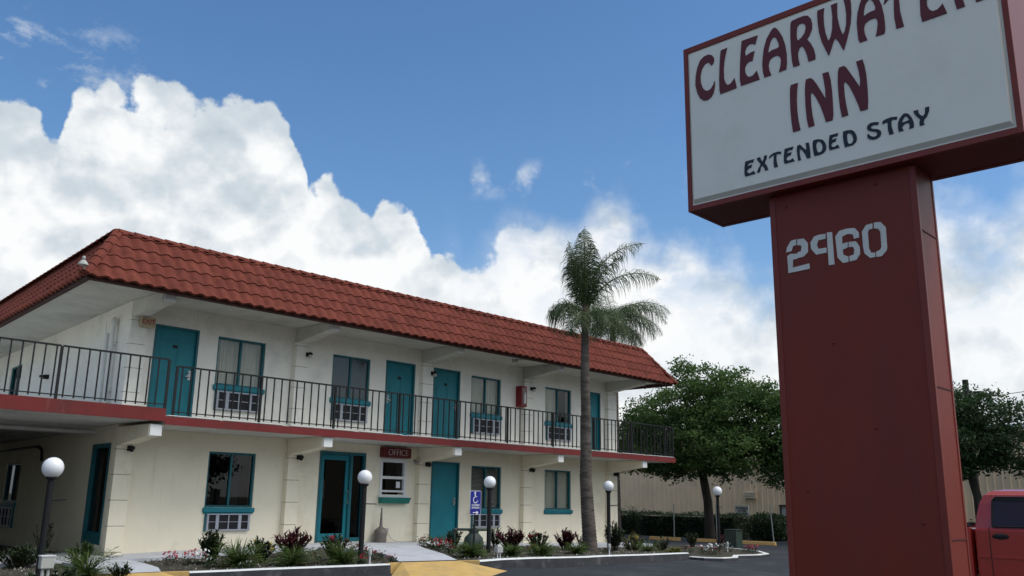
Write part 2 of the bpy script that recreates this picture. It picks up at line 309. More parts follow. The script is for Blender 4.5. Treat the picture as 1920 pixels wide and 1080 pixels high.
vs,fs=fan((20,-3),isl,isz); g.add(vs,fs)
tag(g.build('planting_bed',m_soil),kind='structure')
# loose stones and bark chips over the bed
g=MB()
for i in range(5200):
    x=random.uniform(-1,22.5); y0=yk(x)+.2 if x<17.3 else -5.2; y=random.uniform(y0,-.9 if x>4.7 else 2)
    if 7.5<x<12.3 and y>-.6*(x-12.3)-9: 
        # keep the path clear
        if (x> interp(y,[-5.5,-2.2,0],[8.0,9.0,9.4]) and x<interp(y,[-6,-3.2,-1,0],[9.1,10.5,12,12.4])): continue
    r=random.uniform(.008,.026); z=(zf(x) if x<17.3 else isz(x))-.02; a=random.uniform(0,3)
    g.add([(x+r*math.cos(a+k*2.1),y+r*math.sin(a+k*2.1),z-.01) for k in range(3)]+[(x,y,z+r*.9)],[(0,1,3),(1,2,3),(2,0,3)],random.choice((0,0,0,1,2)))
tag(g.build('gravel',[mat('chips_dark',(.11,.10,.075),.9,.3),mat('chips_mid',(.26,.25,.22),.9,.2),mat('chips_pale',(.45,.44,.41),.9,.2)]),kind='stuff',label='loose grey stones and bark scattered over the planting bed',cat='gravel')
# walkway along the wall, path to the office, ramps
def slab_strip(name,A,B,off,thick,m,n=2):
    mb=strip(A,B,off,n)
    for P,flip in ((A,1),(B,0)):
        for (x0,y0),(x1,y1) in zip(P[:-1],P[1:]):
            q=[(x0,y0,zf(x0)+off),(x1,y1,zf(x1)+off),(x1,y1,zf(x1)+off-thick),(x0,y0,zf(x0)+off-thick)]; mb.add(q,[(0,1,2,3)])
    return tag(mb.build(name,m),kind='structure')
WA=[(x,-.0) for x in (4.9,6,7.2,8.6,10,12,14,16,18,20,21.7)]
WB=[(4.6,-1.25),(6,-1.55),(7.2,-1.45),(8.6,-1.35),(10,-1.3),(12,-1.15),(14,-1.15),(16,-1.2),(18,-1.2),(20,-1.2),(21.9,-1.2)]
slab_strip('walkway',WA,WB,.02,.14,m_conc)
PL=[(8.95,-1.28),(9.05,-2.2),(9.05,-3.1),(8.5,-4.4),(7.8,-5.5)]; PR=[(12.0,-1.14),(11.2,-2.1),(10.45,-3.2),(9.5,-4.8),(8.7,-6.05)]
slab_strip('office_path',PL,PR,.026,.14,m_conc,6)
slab_strip('side_walkway',[(4.6,-1.25),(2.5,-1.1),(0,-1.0),(-3,-.9)],[(4.82,1.2),(2.8,1.0),(0,.9),(-3,.9)],.03,.1,m_conc,3)
slab_strip('corner_path',[(3.6,-1.28),(3.55,-2.2),(3.5,-3.2),(3.05,-4.05)],[(4.7,-1.38),(4.6,-2.3),(4.35,-3.4),(4.02,-4.2)],.024,.1,m_conc,3)
def ramp(tl,tr,bl,br,fl,fr):
    z=lambda p,lo:za(p[0],p[1]-.3)+.006 if lo else zf(p[0])+.022
    P=[(*tl,z(tl,0)),(*tr,z(tr,0)),(*bl,z(bl,1)),(*br,z(br,1)),(*fl,z(fl,1)),(*fr,z(fr,1))]
    mb=MB(); mb.add(P,[(0,2,3,1),(0,4,2),(1,3,5)]); return tag(mb.build('kerb_ramp',m_yel),kind='structure')
ramp((7.75,-5.62),(8.64,-6.14),(7.2,-6.6),(8.4,-7.15),(7.25,-5.95),(9.3,-6.78))
ramp((3.0,-4.1),(4.0,-4.27),(2.9,-4.75),(4.2,-4.95),(2.5,-4.2),(4.5,-4.62))
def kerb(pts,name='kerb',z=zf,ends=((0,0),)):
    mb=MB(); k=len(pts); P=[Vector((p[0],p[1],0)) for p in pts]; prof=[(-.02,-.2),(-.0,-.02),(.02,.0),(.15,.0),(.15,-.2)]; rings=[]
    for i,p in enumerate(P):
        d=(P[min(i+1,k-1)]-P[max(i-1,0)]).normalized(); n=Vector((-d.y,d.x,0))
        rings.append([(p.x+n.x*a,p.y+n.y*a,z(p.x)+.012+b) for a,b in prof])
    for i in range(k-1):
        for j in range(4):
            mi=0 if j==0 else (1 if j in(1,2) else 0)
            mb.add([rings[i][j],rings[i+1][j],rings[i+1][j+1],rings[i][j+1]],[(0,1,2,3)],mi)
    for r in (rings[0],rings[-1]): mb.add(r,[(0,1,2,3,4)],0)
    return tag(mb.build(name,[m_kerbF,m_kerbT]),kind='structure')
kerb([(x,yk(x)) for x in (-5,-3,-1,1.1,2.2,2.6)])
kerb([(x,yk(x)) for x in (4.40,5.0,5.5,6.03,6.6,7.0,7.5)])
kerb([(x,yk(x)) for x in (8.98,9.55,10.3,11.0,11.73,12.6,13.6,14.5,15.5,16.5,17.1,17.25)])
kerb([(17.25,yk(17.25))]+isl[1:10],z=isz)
m=MB(); 
for a,b in (((4.0,-4.27),(4.40,yk(4.4))),((7.5,yk(7.5)),(7.75,-5.62)),((8.64,-6.14),(8.98,yk(8.98)))):
    d=Vector((b[0]-a[0],b[1]-a[1],0)).normalized(); n=Vector((-d.y,d.x,0))
    za_,zb_=zf(a[0])+.014,zf(b[0])+.014
    q=[(a[0],a[1],za_),(b[0],b[1],zb_),(b[0]+n.x*.16,b[1]+n.y*.16,zb_),(a[0]+n.x*.16,a[1]+n.y*.16,za_)]
    m.add(q+[(p[0],p[1],p[2]-.2) for p in q],[(0,1,2,3),(0,4,5,1),(1,5,6,2),(3,2,6,7),(0,3,7,4)])
tag(m.build('painted_kerb',m_yel),kind='structure')

# ------------------------------------------------------------------ motel building
B=empty('motel_building',(12.7,0,0),0,'two storey motel with red tiled mansard roof, teal doors and a railed upper balcony','building')
Bi=Matrix.Translation((-12.7,0,0))
def bp(o): o.parent=B; o.matrix_parent_inverse=Bi; return o
def bpart(mb,name,m,label=None,bevel=0): return bp(mb.build(name,m,None,label,bevel))
Fm=lambda p:(p[0],-p[1],p[2])            # (along, outward, up) on the front wall
SK=.088                                   # the side wall runs a few degrees off square
Lm=lambda p:(4.85-p[1]+SK*p[0],p[0]+SK*p[1],p[2])
def panel(T,a0,a1,z0,z1,holes,th=.25,rev=.14):
    mb=MB(T); A=sorted({a0,a1}|{h[0] for h in holes}|{h[1] for h in holes}); Zs=sorted({z0,z1}|{h[2] for h in holes}|{h[3] for h in holes})
    for i in range(len(A)-1):
        for j in range(len(Zs)-1):
            ca,cz=(A[i]+A[i+1])/2,(Zs[j]+Zs[j+1])/2
            if any(h[0]<ca<h[1] and h[2]<cz<h[3] for h in holes): continue
            for d in (0,-th): mb.add([(A[i],d,Zs[j]),(A[i+1],d,Zs[j]),(A[i+1],d,Zs[j+1]),(A[i],d,Zs[j+1])],[(0,1,2,3)])
    for h in list(holes)+[(a0,a1,z0,z1)]:
        x0,x1,y0,y1=h
        for p,q in (((x0,y0),(x1,y0)),((x1,y0),(x1,y1)),((x1,y1),(x0,y1)),((x0,y1),(x0,y0))):
            mb.add([(p[0],0,p[1]),(q[0],0,q[1]),(q[0],-th,q[1]),(p[0],-th,p[1])],[(0,1,2,3)])
    return mb
UW=[(6.85,8.06,'curtain'),(9.96,11.13,'screen'),(14.76,15.98,'curtain'),(17.97,19.23,'curtain_gap')]
UD=[(5.385,6.39),(11.64,12.64),(13.3,14.31),(19.74,20.745)]
GW=[(6.885,8.04,.85,2.04,'dark',True),(14.85,16.06,.85,2.04,'blinds',True),(17.97,19.22,.85,2.04,'curtain',False)]
gh=[(w[0],w[1],w[2],w[3]) for w in GW]+[(9.76,11.14,.06,2.2),(13.35,14.385,.02,2.1),(11.64,12.42,1.2,2.06)]+[(w[0]+.06,w[1]-.06,.36,.74) for w in GW if w[5]]
uh=[(w[0],w[1],3.5,4.587) for w in UW]+[(d[0],d[1],2.6,4.643) for d in UD]+[(w[0]+.06,w[1]-.06,2.95,3.38) for w in UW]
# openings must not touch: fold the door opening to start a little above the slab line
uh=[(a,b,max(c,2.603),d) for a,b,c,d in uh]
bpart(panel(Fm,5.10,21.48,-.6,2.428,gh),'wall',m_stuccoC,'cream ground floor front wall')
bpart(panel(Fm,5.10,21.48,2.602,5.058,uh),'wall',m_stuccoW,'white upper floor front wall')
lh=[(.3,1.45,.1,2.12),(7.2,8.7,.85,1.85),(7.3,8.6,.22,.72)]
bpart(panel(Lm,0,14,-.6,2.486,lh),'wall',m_stuccoC,'cream ground floor side wall under the deck')
bpart(panel(Lm,0,14,2.732,5.058,[(8.6,9.8,3.5,4.6)]),'wall',m_stuccoW,'white upper floor side wall')
mb=MB(); mb.box(21.23,21.478,.252,13.75,-.6,2.428); bpart(mb,'wall',m_stuccoC); mb=MB(); mb.box(21.23,21.478,.252,13.75,2.602,5.058); bpart(mb,'wall',m_stuccoW)
mb=MB(); mb.box(6.2,21.478,13.752,14,-.6,2.428); bpart(mb,'wall',m_stuccoC); mb=MB(); mb.box(6.2,21.478,13.752,14,2.602,5.058); bpart(mb,'wall',m_stuccoW)
# balcony slab and deck
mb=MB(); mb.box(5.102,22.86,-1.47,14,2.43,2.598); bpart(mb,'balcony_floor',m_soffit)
mb=MB(); mb.prism([(-9.0,-1.47),(5.098,-1.47),(5.098,2.8),(6.09,14),(-9.0,14)],2.49,2.728,2); bpart(mb,'balcony_floor',m_soffit,'raised deck slab over the side drive')  # slab lengthened leftwards out of view to deepen the dark beneath
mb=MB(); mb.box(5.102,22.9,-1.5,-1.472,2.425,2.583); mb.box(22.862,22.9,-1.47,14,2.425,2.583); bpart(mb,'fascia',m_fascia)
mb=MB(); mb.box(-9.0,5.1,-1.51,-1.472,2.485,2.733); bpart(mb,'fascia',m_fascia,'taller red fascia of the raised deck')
mb=MB()
x=5.14
while x<22.6:
    w=random.uniform(.5,1.9); mb.box(x,min(x+w,22.8),-1.495,-1.42,2.599,2.612); x+=w+random.uniform(.02,.2)
bpart(mb,'fascia_cap',m_trimW)
# pillars with block joints, brackets above
PX=[(4.80,5.15),(8.80,9.14),(12.80,13.17),(16.87,17.24),(20.99,21.45)]
def pillar(x0,x1,z0,z1,m,zj):
    mb=MB(); js=[z for z in zj if z0+.05<z<z1-.05]; zz=[z0]+js+[z1]
    for a,b in zip(zz[:-1],zz[1:]): mb.box(x0,x1,-.15,-.002,a+(.006 if a!=z0 else 0),b-(.006 if b!=z1 else 0),0)
    for z in js: mb.box(x0+.008,x1-.008,-.142,-.002,z-.006,z+.006,1)
    return mb
JL=[.0+.5*i-.02 for i in range(5)]; JU=[2.63+.5*i for i in range(5)]
for i,(a,b) in enumerate(PX):
    c=(a+b)/2
    bpart(pillar(a,b,-.5,2.05,[m_stuccoC,m_groove] and m_stuccoC,JL),'pillar',[m_stuccoC,m_groove])
    bpart(pillar(a,b,2.734 if i==0 else 2.602,4.70,None,JU),'pillar',[m_stuccoW,m_groove])
    for zt,zb,m,tz in ((2.426,2.052,m_trimW,2.2),(5.056,4.702,m_trimW,4.86)):
        w=.135
        mb=MB(); prof=[(-.002,zt),(-1.40,zt),(-1.40,tz),(-1.22,tz-.01),(-.2,zb+.01),(-.15,zb),(-.002,zb)]
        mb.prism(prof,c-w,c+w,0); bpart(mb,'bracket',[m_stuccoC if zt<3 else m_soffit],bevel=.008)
        mb=MB(); mb.box(c-.12,c+.12,-1.432,-1.402,tz+.002,zt-.004); bpart(mb,'bracket_end',m_trimW,bevel=.006)
# railing
def rail(T,a0,a1,zb,zt,posts,sp=.19):
    mb=MB(T); mb.box(a0,a1,-.024,.024,zt-.03,zt,0); mb.box(a0,a1,-.012,.012,zb,zb+.02,0)
    a=a0+sp*.5
    while a<a1: mb.box(a-.0115,a+.0115,-.0115,.0115,zb-.03,zt-.02,0); a+=sp
    bpart(mb,'railing',m_black)
    for p in posts: q=MB(T); q.box(p-.022,p+.022,-.022,.022,zb-.1,zt-.022); bpart(q,'railing_post',m_black)
Rf=lambda p:(p[0],-1.46-p[1],p[2]); Rl=lambda p:(p[0],-1.47-p[1],p[2]); Rr=lambda p:(22.83+p[1],p[0],p[2])
P0=[5.26+1.9*i for i in range(10)]
for i in range(9): rail(Rf,P0[i]+.02,P0[i+1]-.02 ,2.67,3.60,[P0[i]] if i else [P0[0]])
rail(Rf,P0[9]+.02,22.83,2.67,3.6,[P0[9],22.81]) if P0[9]<22.4 else None
rail(Rr,-1.4,4,2.67,3.6,[.4,2.2,4.0]); rail(Rr,4.04,13.9,2.67,3.6,[6,8,10,12])
Dx=[-8.9,-6.1,-3.38,-1.2,.95,3.05,5.08]
mb=MB(); mb.box(-9.0,4.84,13.7,13.95,-.6,2.486); bpart(mb,'wall',m_stuccoC,'unseen rear wall added to darken the side drive')  # added out of view to cut light under the deck
mb=MB(); mb.box(-9.3,-9.002,-1.5,14,-.6,5.1); bpart(mb,'wall',m_stuccoW,'unseen white wing wall added beyond the side drive to darken it')  # added left of the view, keeps light off the side drive
for i in range(6): rail(Rl,Dx[i]+.02,Dx[i+1]-.02,2.80,3.71,[Dx[i+1]])
# soffit and roof
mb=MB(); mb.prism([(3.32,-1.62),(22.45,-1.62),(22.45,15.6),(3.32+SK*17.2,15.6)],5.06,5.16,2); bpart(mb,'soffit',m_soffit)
mb=MB()
mb.box(22.47,22.54,-1.69,15.69,4.945,5.12); mb.prism([(3.24,-1.69),(3.308,-1.69),(3.308+SK*17.4,15.69),(3.24+SK*17.4,15.69)],4.945,5.12,2)
for a,xs0 in ((-1.69,3.312),(15.62,4.9)): mb.box(xs0,22.468,a,a+.07,4.945,5.12)
bpart(mb,'eave_board',m_eave)
roof=MB(); roof.prism([(3.97,-.98),(21.83,-.98),(21.83,14.98),(3.97+SK*16+.02,14.98)],6.02,6.08,2); roof=bpart(roof,'roof',m_flat)
INS,RISE,Z0=.80,1.17,5.0; SL=math.hypot(INS,RISE)
def slope(A,Bp,nrm):
    A=Vector(A);Bp=Vector(Bp);L=(Bp-A).length;D=(Bp-A)/L;nv=Vector(nrm)
    up_=Vector((nv.x*INS,nv.y*INS,RISE))/SL; no=Vector((-nv.x*RISE,-nv.y*RISE,INS))/SL
    per=.27;S=8;n=int(L/per*S); cl=.325; mb=MB(); nc=5
    us=[L*i/n for i in range(n+1)]
    for c in range(nc):
        v0=c*cl; v1=min((c+1)*cl+.02,SL)
        if v0>SL-.04: break
        rows=[]
        for (v,hoff) in ((v0,-.03),(v0,.024),(v0+.05,.021),(v1,.0)):
            ins=v*INS/SL; row=[]
            for u in us:
                uu=min(max(u,ins),L-ins); ph=(u/per)%1; h=.050*(.5+.5*math.cos(2*math.pi*(ph-.35)))**.75
                jit=.004*math.sin(int(u/per)*12.9+c*7.7)
                p=A+D*uu+up_*(v+(jit if v==v0 else 0))+no*(h+hoff+jit*.6)+Vector((0,0,Z0)); row.append(p)
            rows.append(row)
        k=len(us); vs=[p for r in rows for p in r]
        mb.add(vs,[(r*k+i,r*k+i+1,(r+1)*k+i+1,(r+1)*k+i) for r in range(3) for i in range(k-1)],0,False)
    o=mb.build('tile_slope',m_tile,roof); return o
for A,Bq,nv in (((3.18,-1.75,0),(22.62,-1.75,0),(0,1,0)),((22.62,-1.75,0),(22.62,15.75,0),(-1,0,0)),((22.62,15.75,0),(3.18+SK*17.5,15.75,0),(0,-1,0)),((3.18+SK*17.5,15.75,0),(3.18,-1.75,0),(.9961,-SK,0))):
    slope(A,Bq,nv)
def cap(P,Q,w,step,name,nrm=Vector((0,0,1))):
    P=Vector(P);Q=Vector(Q);d=(Q-P);L=d.length;d/=L; s=d.cross(nrm).normalized(); n=s.cross(d).normalized(); mb=MB(); k=int(L/step)+1
    for i in range(k):
        a=P+d*(L*i/k); b=P+d*min(L,(L*(i+1)/k+.03)); 
        for p,q,lift in ((a,b,0),):
            pr=[(-w,-.045),(-w*.8,.0),(-w*.35,.035),(w*.35,.035),(w*.8,.0),(w,-.045)]
            r0=[p+s*x+n*(y+.022) for x,y in pr]; r1=[q+s*x*.93+n*(y+.002) for x,y in pr]
            mb.add(r0+r1,[(j,j+1,j+7,j+6) for j in range(5)]+[(0,1,2,3,4,5)[::-1]],0)
    return mb.build(name,m_tile,roof)
zr=Z0+RISE+.01
cap((3.98,-.93,zr),(21.82,-.93,zr),.12,.33,'ridge_cap'); cap((3.98,-.93,zr),(3.98+SK*15.9,14.93,zr),.12,.33,'ridge_cap'); cap((21.82,-.93,zr),(21.82,14.93,zr),.12,.33,'ridge_cap')
cap((3.14,-1.79,Z0+.03),(3.99,-.94,zr+.02),.11,.33,'hip_cap',Vector((-.5,-.5,.7))); cap((22.66,-1.79,Z0+.03),(21.81,-.94,zr+.02),.11,.33,'hip_cap',Vector((.5,-.5,.7)))
# windows and doors
def wbar(mb,a0,a1,d0,d1,z0,z1,mi=0): mb.box(a0,a1,-1e9 and d0,d1,z0,z1,mi)
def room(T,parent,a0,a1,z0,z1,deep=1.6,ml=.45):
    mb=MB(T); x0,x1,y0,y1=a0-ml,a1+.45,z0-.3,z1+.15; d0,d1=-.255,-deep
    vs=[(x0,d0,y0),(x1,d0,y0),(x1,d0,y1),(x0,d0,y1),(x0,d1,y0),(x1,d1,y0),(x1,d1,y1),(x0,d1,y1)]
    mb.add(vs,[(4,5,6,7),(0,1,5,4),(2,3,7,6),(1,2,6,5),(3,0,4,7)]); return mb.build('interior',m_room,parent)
def curtain(T,parent,a0,a1,z0,z1,m,d=-.17):
    mb=MB(T); n=int((a1-a0)/.02); vs=[]
    ph=random.uniform(0,6)
    for i in range(n+1):
        a=a0+(a1-a0)*i/n; w=.018*math.sin(a*62+ph+2*math.sin(a*9))+.008*math.sin(a*140)
        vs+=[(a,d+w*1.25,z0),(a,d+w*.8,z1)]
    mb.add(vs,[(2*i,2*i+2,2*i+3,2*i+1) for i in range(n)],0,True); return mb.build('curtain',m,parent)
def hvac(T,a0,a1,z0,z1):
    mb=MB(T); L=a1-a0;H=z1-z0; mb.box(a0,a1,-.1,.03,z0,z1,0)
    f=mb; 
    for x0,x1 in ((0,.045),(.205,.275),(.49,.51),(.725,.795),(.955,1)): f.box(a0+L*x0,a0+L*x1,.031,.055,z0+.03,z1-.002,1)
    for y0,y1 in ((.0,.09),(.93,1.0)): f.box(a0-.01,a1+.01,.056,.066,z0+H*y0,z0+H*y1,1)
    f.box(a0+.03,a1-.03,.0315,.05,z0+H*.505,z0+H*.535,1)
    k=14
    for i in range(k): z=z0+H*(.1+.82*i/k); f.box(a0+.03,a1-.03,.031,.036,z,z+.006,2)
    f.box(a0-.035,a0-.012,-.0,.05,z0-.01,z1,3)
    return bpart(f,'air_conditioner_grille',[m_dark,m_alu,m_black,m_tealD])
def window(T,a0,a1,z0,z1,style,ac=None,sillh=.1):
    fr=MB(T); w=.045; c=(a0+a1)/2; D=-.11
    fr.box(a0+.002,a0+w,D,-.03,z0+.002,z1-.002); fr.box(a1-w,a1-.002,D,-.03,z0+.002,z1-.002); fr.box(a0+w,a1-w,D,-.03,z1-w,z1-.002); fr.box(a0+w,a1-w,D,-.03,z0+.002,z0+w)
    fr.box(c-.022,c+.022,D,-.04,z0+w,z1-w)
    W_=bpart(fr,'window',m_tealD)
    s=MB(T); s.box(a0-.035,a1+.035,-.1,.055,z0-sillh,z0-.002); s.box(a0-.02,a1+.02,-.1,.03,z0-sillh-.03,z0-sillh-.001); s.build('sill',m_teal,W_,bevel=.006)
    p=MB(T)
    for x0,x1 in ((a0+w,c-.022),(c+.022,a1-w)): p.add([(x0,-.075,z0+w),(x1,-.075,z0+w),(x1,-.075,z1-w),(x0,-.075,z1-w)],[(0,1,2,3)])
    p.build('pane',m_glass if style!='dark' else m_glassD,W_)
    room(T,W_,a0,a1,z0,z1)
    if style=='curtain': curtain(T,W_,a0+.12,a1-.05,z0,z1,m_curtain)
    elif style=='curtain_gap': curtain(T,W_,a0+.02,a0+.72,z0,z1,m_curtain)
    elif style=='screen':
        q=MB(T); q.add([(a0+w,-.085,z0+w),(a1-w,-.085,z0+w),(a1-w,-.085,z1-w),(a0+w,-.085,z1-w)],[(0,1,2,3)]); q.build('screen',m_screen,W_)
    elif style=='blinds':
        q=MB(T); z=z0+.06
        while z<z1-.05: q.add([(a0+w,-.13,z),(a1-w,-.13,z),(a1-w,-.15,z+.022),(a0+w,-.15,z+.022)],[(0,1,2,3)]); z+=.036
        q.build('blind',m_blind,W_)
    elif style=='dark':
        curtain(T,W_,a1-.42,a1-.2,z0,z1,m_screen,-.3)
    if ac: hvac(T,a0+.06,a1-.06,ac[0],ac[1])
    return W_
for a,b,s in UW: window(Fm,a,b,3.5,4.587,s,(2.95,3.37),.1)
for a,b,z0,z1,s,ac in GW: window(Fm,a,b,z0,z1,s,(.36,.72) if ac else None,.1)
window(Lm,7.2,8.7,.85,1.85,'dark',(.22,.72),.1); window(Lm,8.6,9.8,3.5,4.6,'dark',None,.1)
def door(T,a0,a1,z0,z1,panels=True,hand=1,num=True,plain=False):
    d=MB(T); w=.05
    d.box(a0+w,a1-w,-.09,-.05,z0+.012,z1-w,0); D_=bpart(d,'door',m_teal)
    f=MB(T); f.box(a0+.002,a0+w-.001,-.16,.012,z0,z1-.002); f.box(a1-w+.001,a1-.002,-.16,.012,z0,z1-.002); f.box(a0+w,a1-w,-.16,.012,z1-w+.001,z1-.002); f.build('door_frame',m_tealD,D_)
    if panels:
        q=MB(T); W_=(a1-a0-2*w)
        for i in (0,1):
            for (p,r) in ((.12,.42),(.5,.78),(.84,.95)):
                x0=a0+w+W_*(.12+.42*i); x1=x0+W_*.34; y0=z0+(z1-z0)*p; y1=z0+(z1-z0)*r
                q.box(x0,x1,-.05,-.044,y0,y1); q.box(x0+.03,x1-.03,-.044,-.038,y0+.03,y1-.03)
        q.build('panel',m_teal,D_,bevel=.004)
    hx=a1-w-.08 if hand>0 else a0+w+.08
    h=MB(T); h.box(hx-.03,hx+.03,-.05,-.038,z0+.93,z0+1.13); h.tube([(hx,-.03,z0+1.0),(hx,.015,z0+1.0)],.012); h.box(hx-(.11 if hand>0 else -.0),hx+(.0 if hand>0 else .11),.0,.018,z0+.99,z0+1.012); h.tube([(hx,-.038,z0+1.09),(hx,-.01,z0+1.09)],.02)
    h.build('handle',m_steel,D_)
    if num: n=MB(T); n.box((a0+a1)/2-.055,(a0+a1)/2+.055,-.05,-.043,z0+1.58,z0+1.65); n.build('number_plate',m_black,D_)
    return D_
door(Fm,*UD[0],2.604,4.643,hand=1); door(Fm,*UD[1],2.604,4.643,hand=-1); door(Fm,*UD[2],2.604,4.643,hand=1); door(Fm,*UD[3],2.604,4.643,hand=-1)
door(Fm,13.35,14.385,.02,2.1,panels=False,num=False)
# office door with side light
of=MB(Fm); a0,a1,z0,z1=9.762,11.138,.06,2.198
of.box(a0,a0+.07,-.15,.02,z0,z1); of.box(a1-.06,a1,-.15,.02,z0,z1); of.box(a0+.07,a1-.06,-.15,.02,z1-.07,z1); of.box(10.66,10.74,-.15,.02,z0,z1-.07)
of.box(10.74,a1-.06,-.14,.0,z0,z0+.1); OF=bpart(of,'office_door_frame',m_tealD)
d=MB(Fm); d.box(9.835,9.92,-.1,-.03,z0+.02,2.12);d.box(10.565,10.655,-.1,-.03,z0+.02,2.12);d.box(9.92,10.565,-.1,-.03,2.0,2.12);d.box(9.92,10.565,-.1,-.03,z0+.02,z0+.2); D_=d.build('door',m_teal,OF)
p=MB(Fm); p.add([(9.92,-.06,.26),(10.565,-.06,.26),(10.565,-.06,2.0),(9.92,-.06,2.0)],[(0,1,2,3)]); p.add([(10.74,-.07,.16),(11.078,-.07,.16),(11.078,-.07,2.128),(10.74,-.07,2.128)],[(0,1,2,3)]); p.build('pane',m_glassD,OF)
h=MB(Fm); h.tube([(10.61,-.03,.95),(10.61,.05,.97),(10.61,.05,1.27),(10.61,-.03,1.29)],.012); h.build('handle',m_steel,OF)
room(Fm,OF,9.8,11.1,.2,2.2,3.0)
# side glass door under the deck
of=MB(Lm); of.box(.302,.38,-.15,.015,.1,2.118); of.box(1.37,1.448,-.15,.015,.1,2.118); of.box(.38,1.37,-.15,.015,2.03,2.118); of.box(.38,1.37,-.13,.0,.1,.34); O2=bpart(of,'side_door_frame',m_tealD)
p=MB(Lm); p.add([(.38,-.06,.34),(1.37,-.06,.34),(1.37,-.06,2.03),(.38,-.06,2.03)],[(0,1,2,3)]); p.build('pane',m_glassD,O2); room(Lm,O2,.4,1.25,.3,2.1,2,.1)
# walk-up window
w=MB(Fm); a0,a1,z0,z1=11.6,12.46,1.15,2.1
w.box(a0,a0+.075,-.08,.03,z0,z1);w.box(a1-.075,a1,-.08,.03,z0,z1);w.box(a0+.075,a1-.075,-.08,.03,z1-.09,z1);w.box(a0+.075,a1-.075,-.08,.025,1.59,1.66);w.box(a0+.075,a1-.075,-.08,.025,1.26,1.31);w.box(a0-.04,a1+.03,-.08,.09,1.13,1.19)
WU=bpart(w,'window',m_white,'white framed walk-up service window')
p=MB(Fm); p.add([(a0+.075,-.05,1.3),(a1-.075,-.05,1.3),(a1-.075,-.05,2.02),(a0+.075,-.05,2.02)],[(0,1,2,3)]); p.build('pane',m_glassD,WU); room(Fm,WU,a0+.1,a1-.1,1.3,2.0,1.2)
curtain(Fm,WU,a1-.2,a1-.08,1.3,2.02,m_screen,-.12)
q=MB(Fm); q.box(a1-.27,a1-.14,-.049,-.045,1.37,1.53); q.build('notice',m_white,WU)
l=MB(); l.prism([(-.002,1.128),(-.22,1.128),(-.13,.98),(-.002,.98)],a0+.0,a1+.04,0); l.build('ledge',m_tealG,WU)
# ------------------------------------------------------------------ things mounted on the building
def solo(mb,name,m,label,cat,group=None,bevel=0): return tag(mb.build(name,m,None,None,bevel),label,cat,group)
m_redbox=mat('red_sign_box',(.13,.012,.016),.45,.12,4); m_tube=mat('pale_tube_letters',(.62,.50,.50),.5,.05)
s=empty('office_sign',(12.03,0,2.25),0,'red box sign reading OFFICE in pale tube letters above the walk-up window','sign')
mb=MB(); mb.box(-.46,.46,-.16,-.002,-.12,.13); mb.build('sign_box',m_redbox,s,bevel=.008)
me=place(text_mesh('OFFICE',.22,.01,sx=.95,off=-.004),FACE_S,(0.02,-.17,0)); link('lettering',me,m_tube,s)
# security lamps and cameras
m_amb=mat('frosted_jar',(.45,.44,.40),.3,.05)
def wall_lamp(x,z,i,label,big=True,y=-.15):
    o=empty('wall_lamp',(x,y,z),0,label,'lamp','small wall lamps on the pillars')
    mb=MB(); mb.box(-.05,.05,-.03,-.001,-.05,.05); mb.tube([(0,-.02,.03),(0,-.09,.045),(0,-.12,.02)],.014); mb.lathe([(.02,.05),(.06,.02),(.062,-.01),(.03,-.02)],(0,-.12,0),12); mb.build('bracket',m_black,o)
    if big: mb=MB(); mb.sphere((0,-.12,-.05),.045,12,8,sq=(1,1,1.2)); mb.build('globe',m_amb,o)
    else: mb=MB(); mb.sphere((0,-.12,-.03),.045,12,8); mb.sphere((.03,-.155,-.04),.012,8,6,1); mb.build('dome',[m_black,m_amb],o)
    return o
nm=['second','third','fourth']
wall_lamp(9.11,4.44,0,'black wall lamp on the upper pillar left of the grey screened window')
wall_lamp(13.12,4.44,1,'black wall lamp on the upper pillar between the two middle teal doors')
wall_lamp(17.15,4.42,2,'black wall lamp on the upper pillar beside the red extinguisher cabinet')
wall_lamp(5.06,2.0,3,'small black dome fixture on the ground floor corner pillar beside the side drive',False)
wall_lamp(9.06,2.0,4,'small black dome fixture on the ground floor pillar left of the office door',False)
wall_lamp(13.04,2.0,5,'small black dome fixture on the pillar between the OFFICE sign and the teal door',False)
wall_lamp(17.16,2.0,6,'small black dome fixture on the ground floor pillar right of the window with blinds',False)
wall_lamp(21.3,2.0,7,'small black dome fixture on the far end ground floor pillar',False)
mb=MB(); mb.sphere((12.72,-.1,2.04),.055,12,8); mb.tube([(12.72,-.0,2.1),(12.72,-.09,2.1),(12.72,-.1,2.05)],.015); solo(mb,'camera',m_steel,'small grey dome camera at the right edge of the OFFICE sign','camera')
mb=MB(); mb.box(15.5,15.62,-1.0,-.88,4.98,5.058); mb.tube([(15.56,-.94,5.04),(15.9,-1.6,5.05)],.012); solo(mb,'junction_box',m_pipe,'grey junction box with conduit on the soffit over the third teal door','junction box')
# exit sign
m_exit=mat('beige_plastic',(.40,.33,.21),.5,.06); m_exr=mat('exit_red',(.30,.05,.03),.5,.05)
o=empty('exit_sign',(5.1,-.22,4.6),0,'beige EXIT sign hung from conduit beside the corner pillar upstairs','sign')
mb=MB(); mb.box(-.14,.16,-.05,.06,-.1,.1); mb.build('sign_box',m_exit,o,bevel=.006)
link('lettering',place(text_mesh('EXIT',.15,.004,sx=.9,off=.003),FACE_S,(.01,-.053,0)),m_exr,o)
mb=MB(); mb.tube([(-.1,.0,.1),(-.12,.0,.42),(.1,-1.0,.44)],.016); mb.box(-.17,-.08,-.03,.04,.1,.44); mb.build('conduit',m_pipe,o)
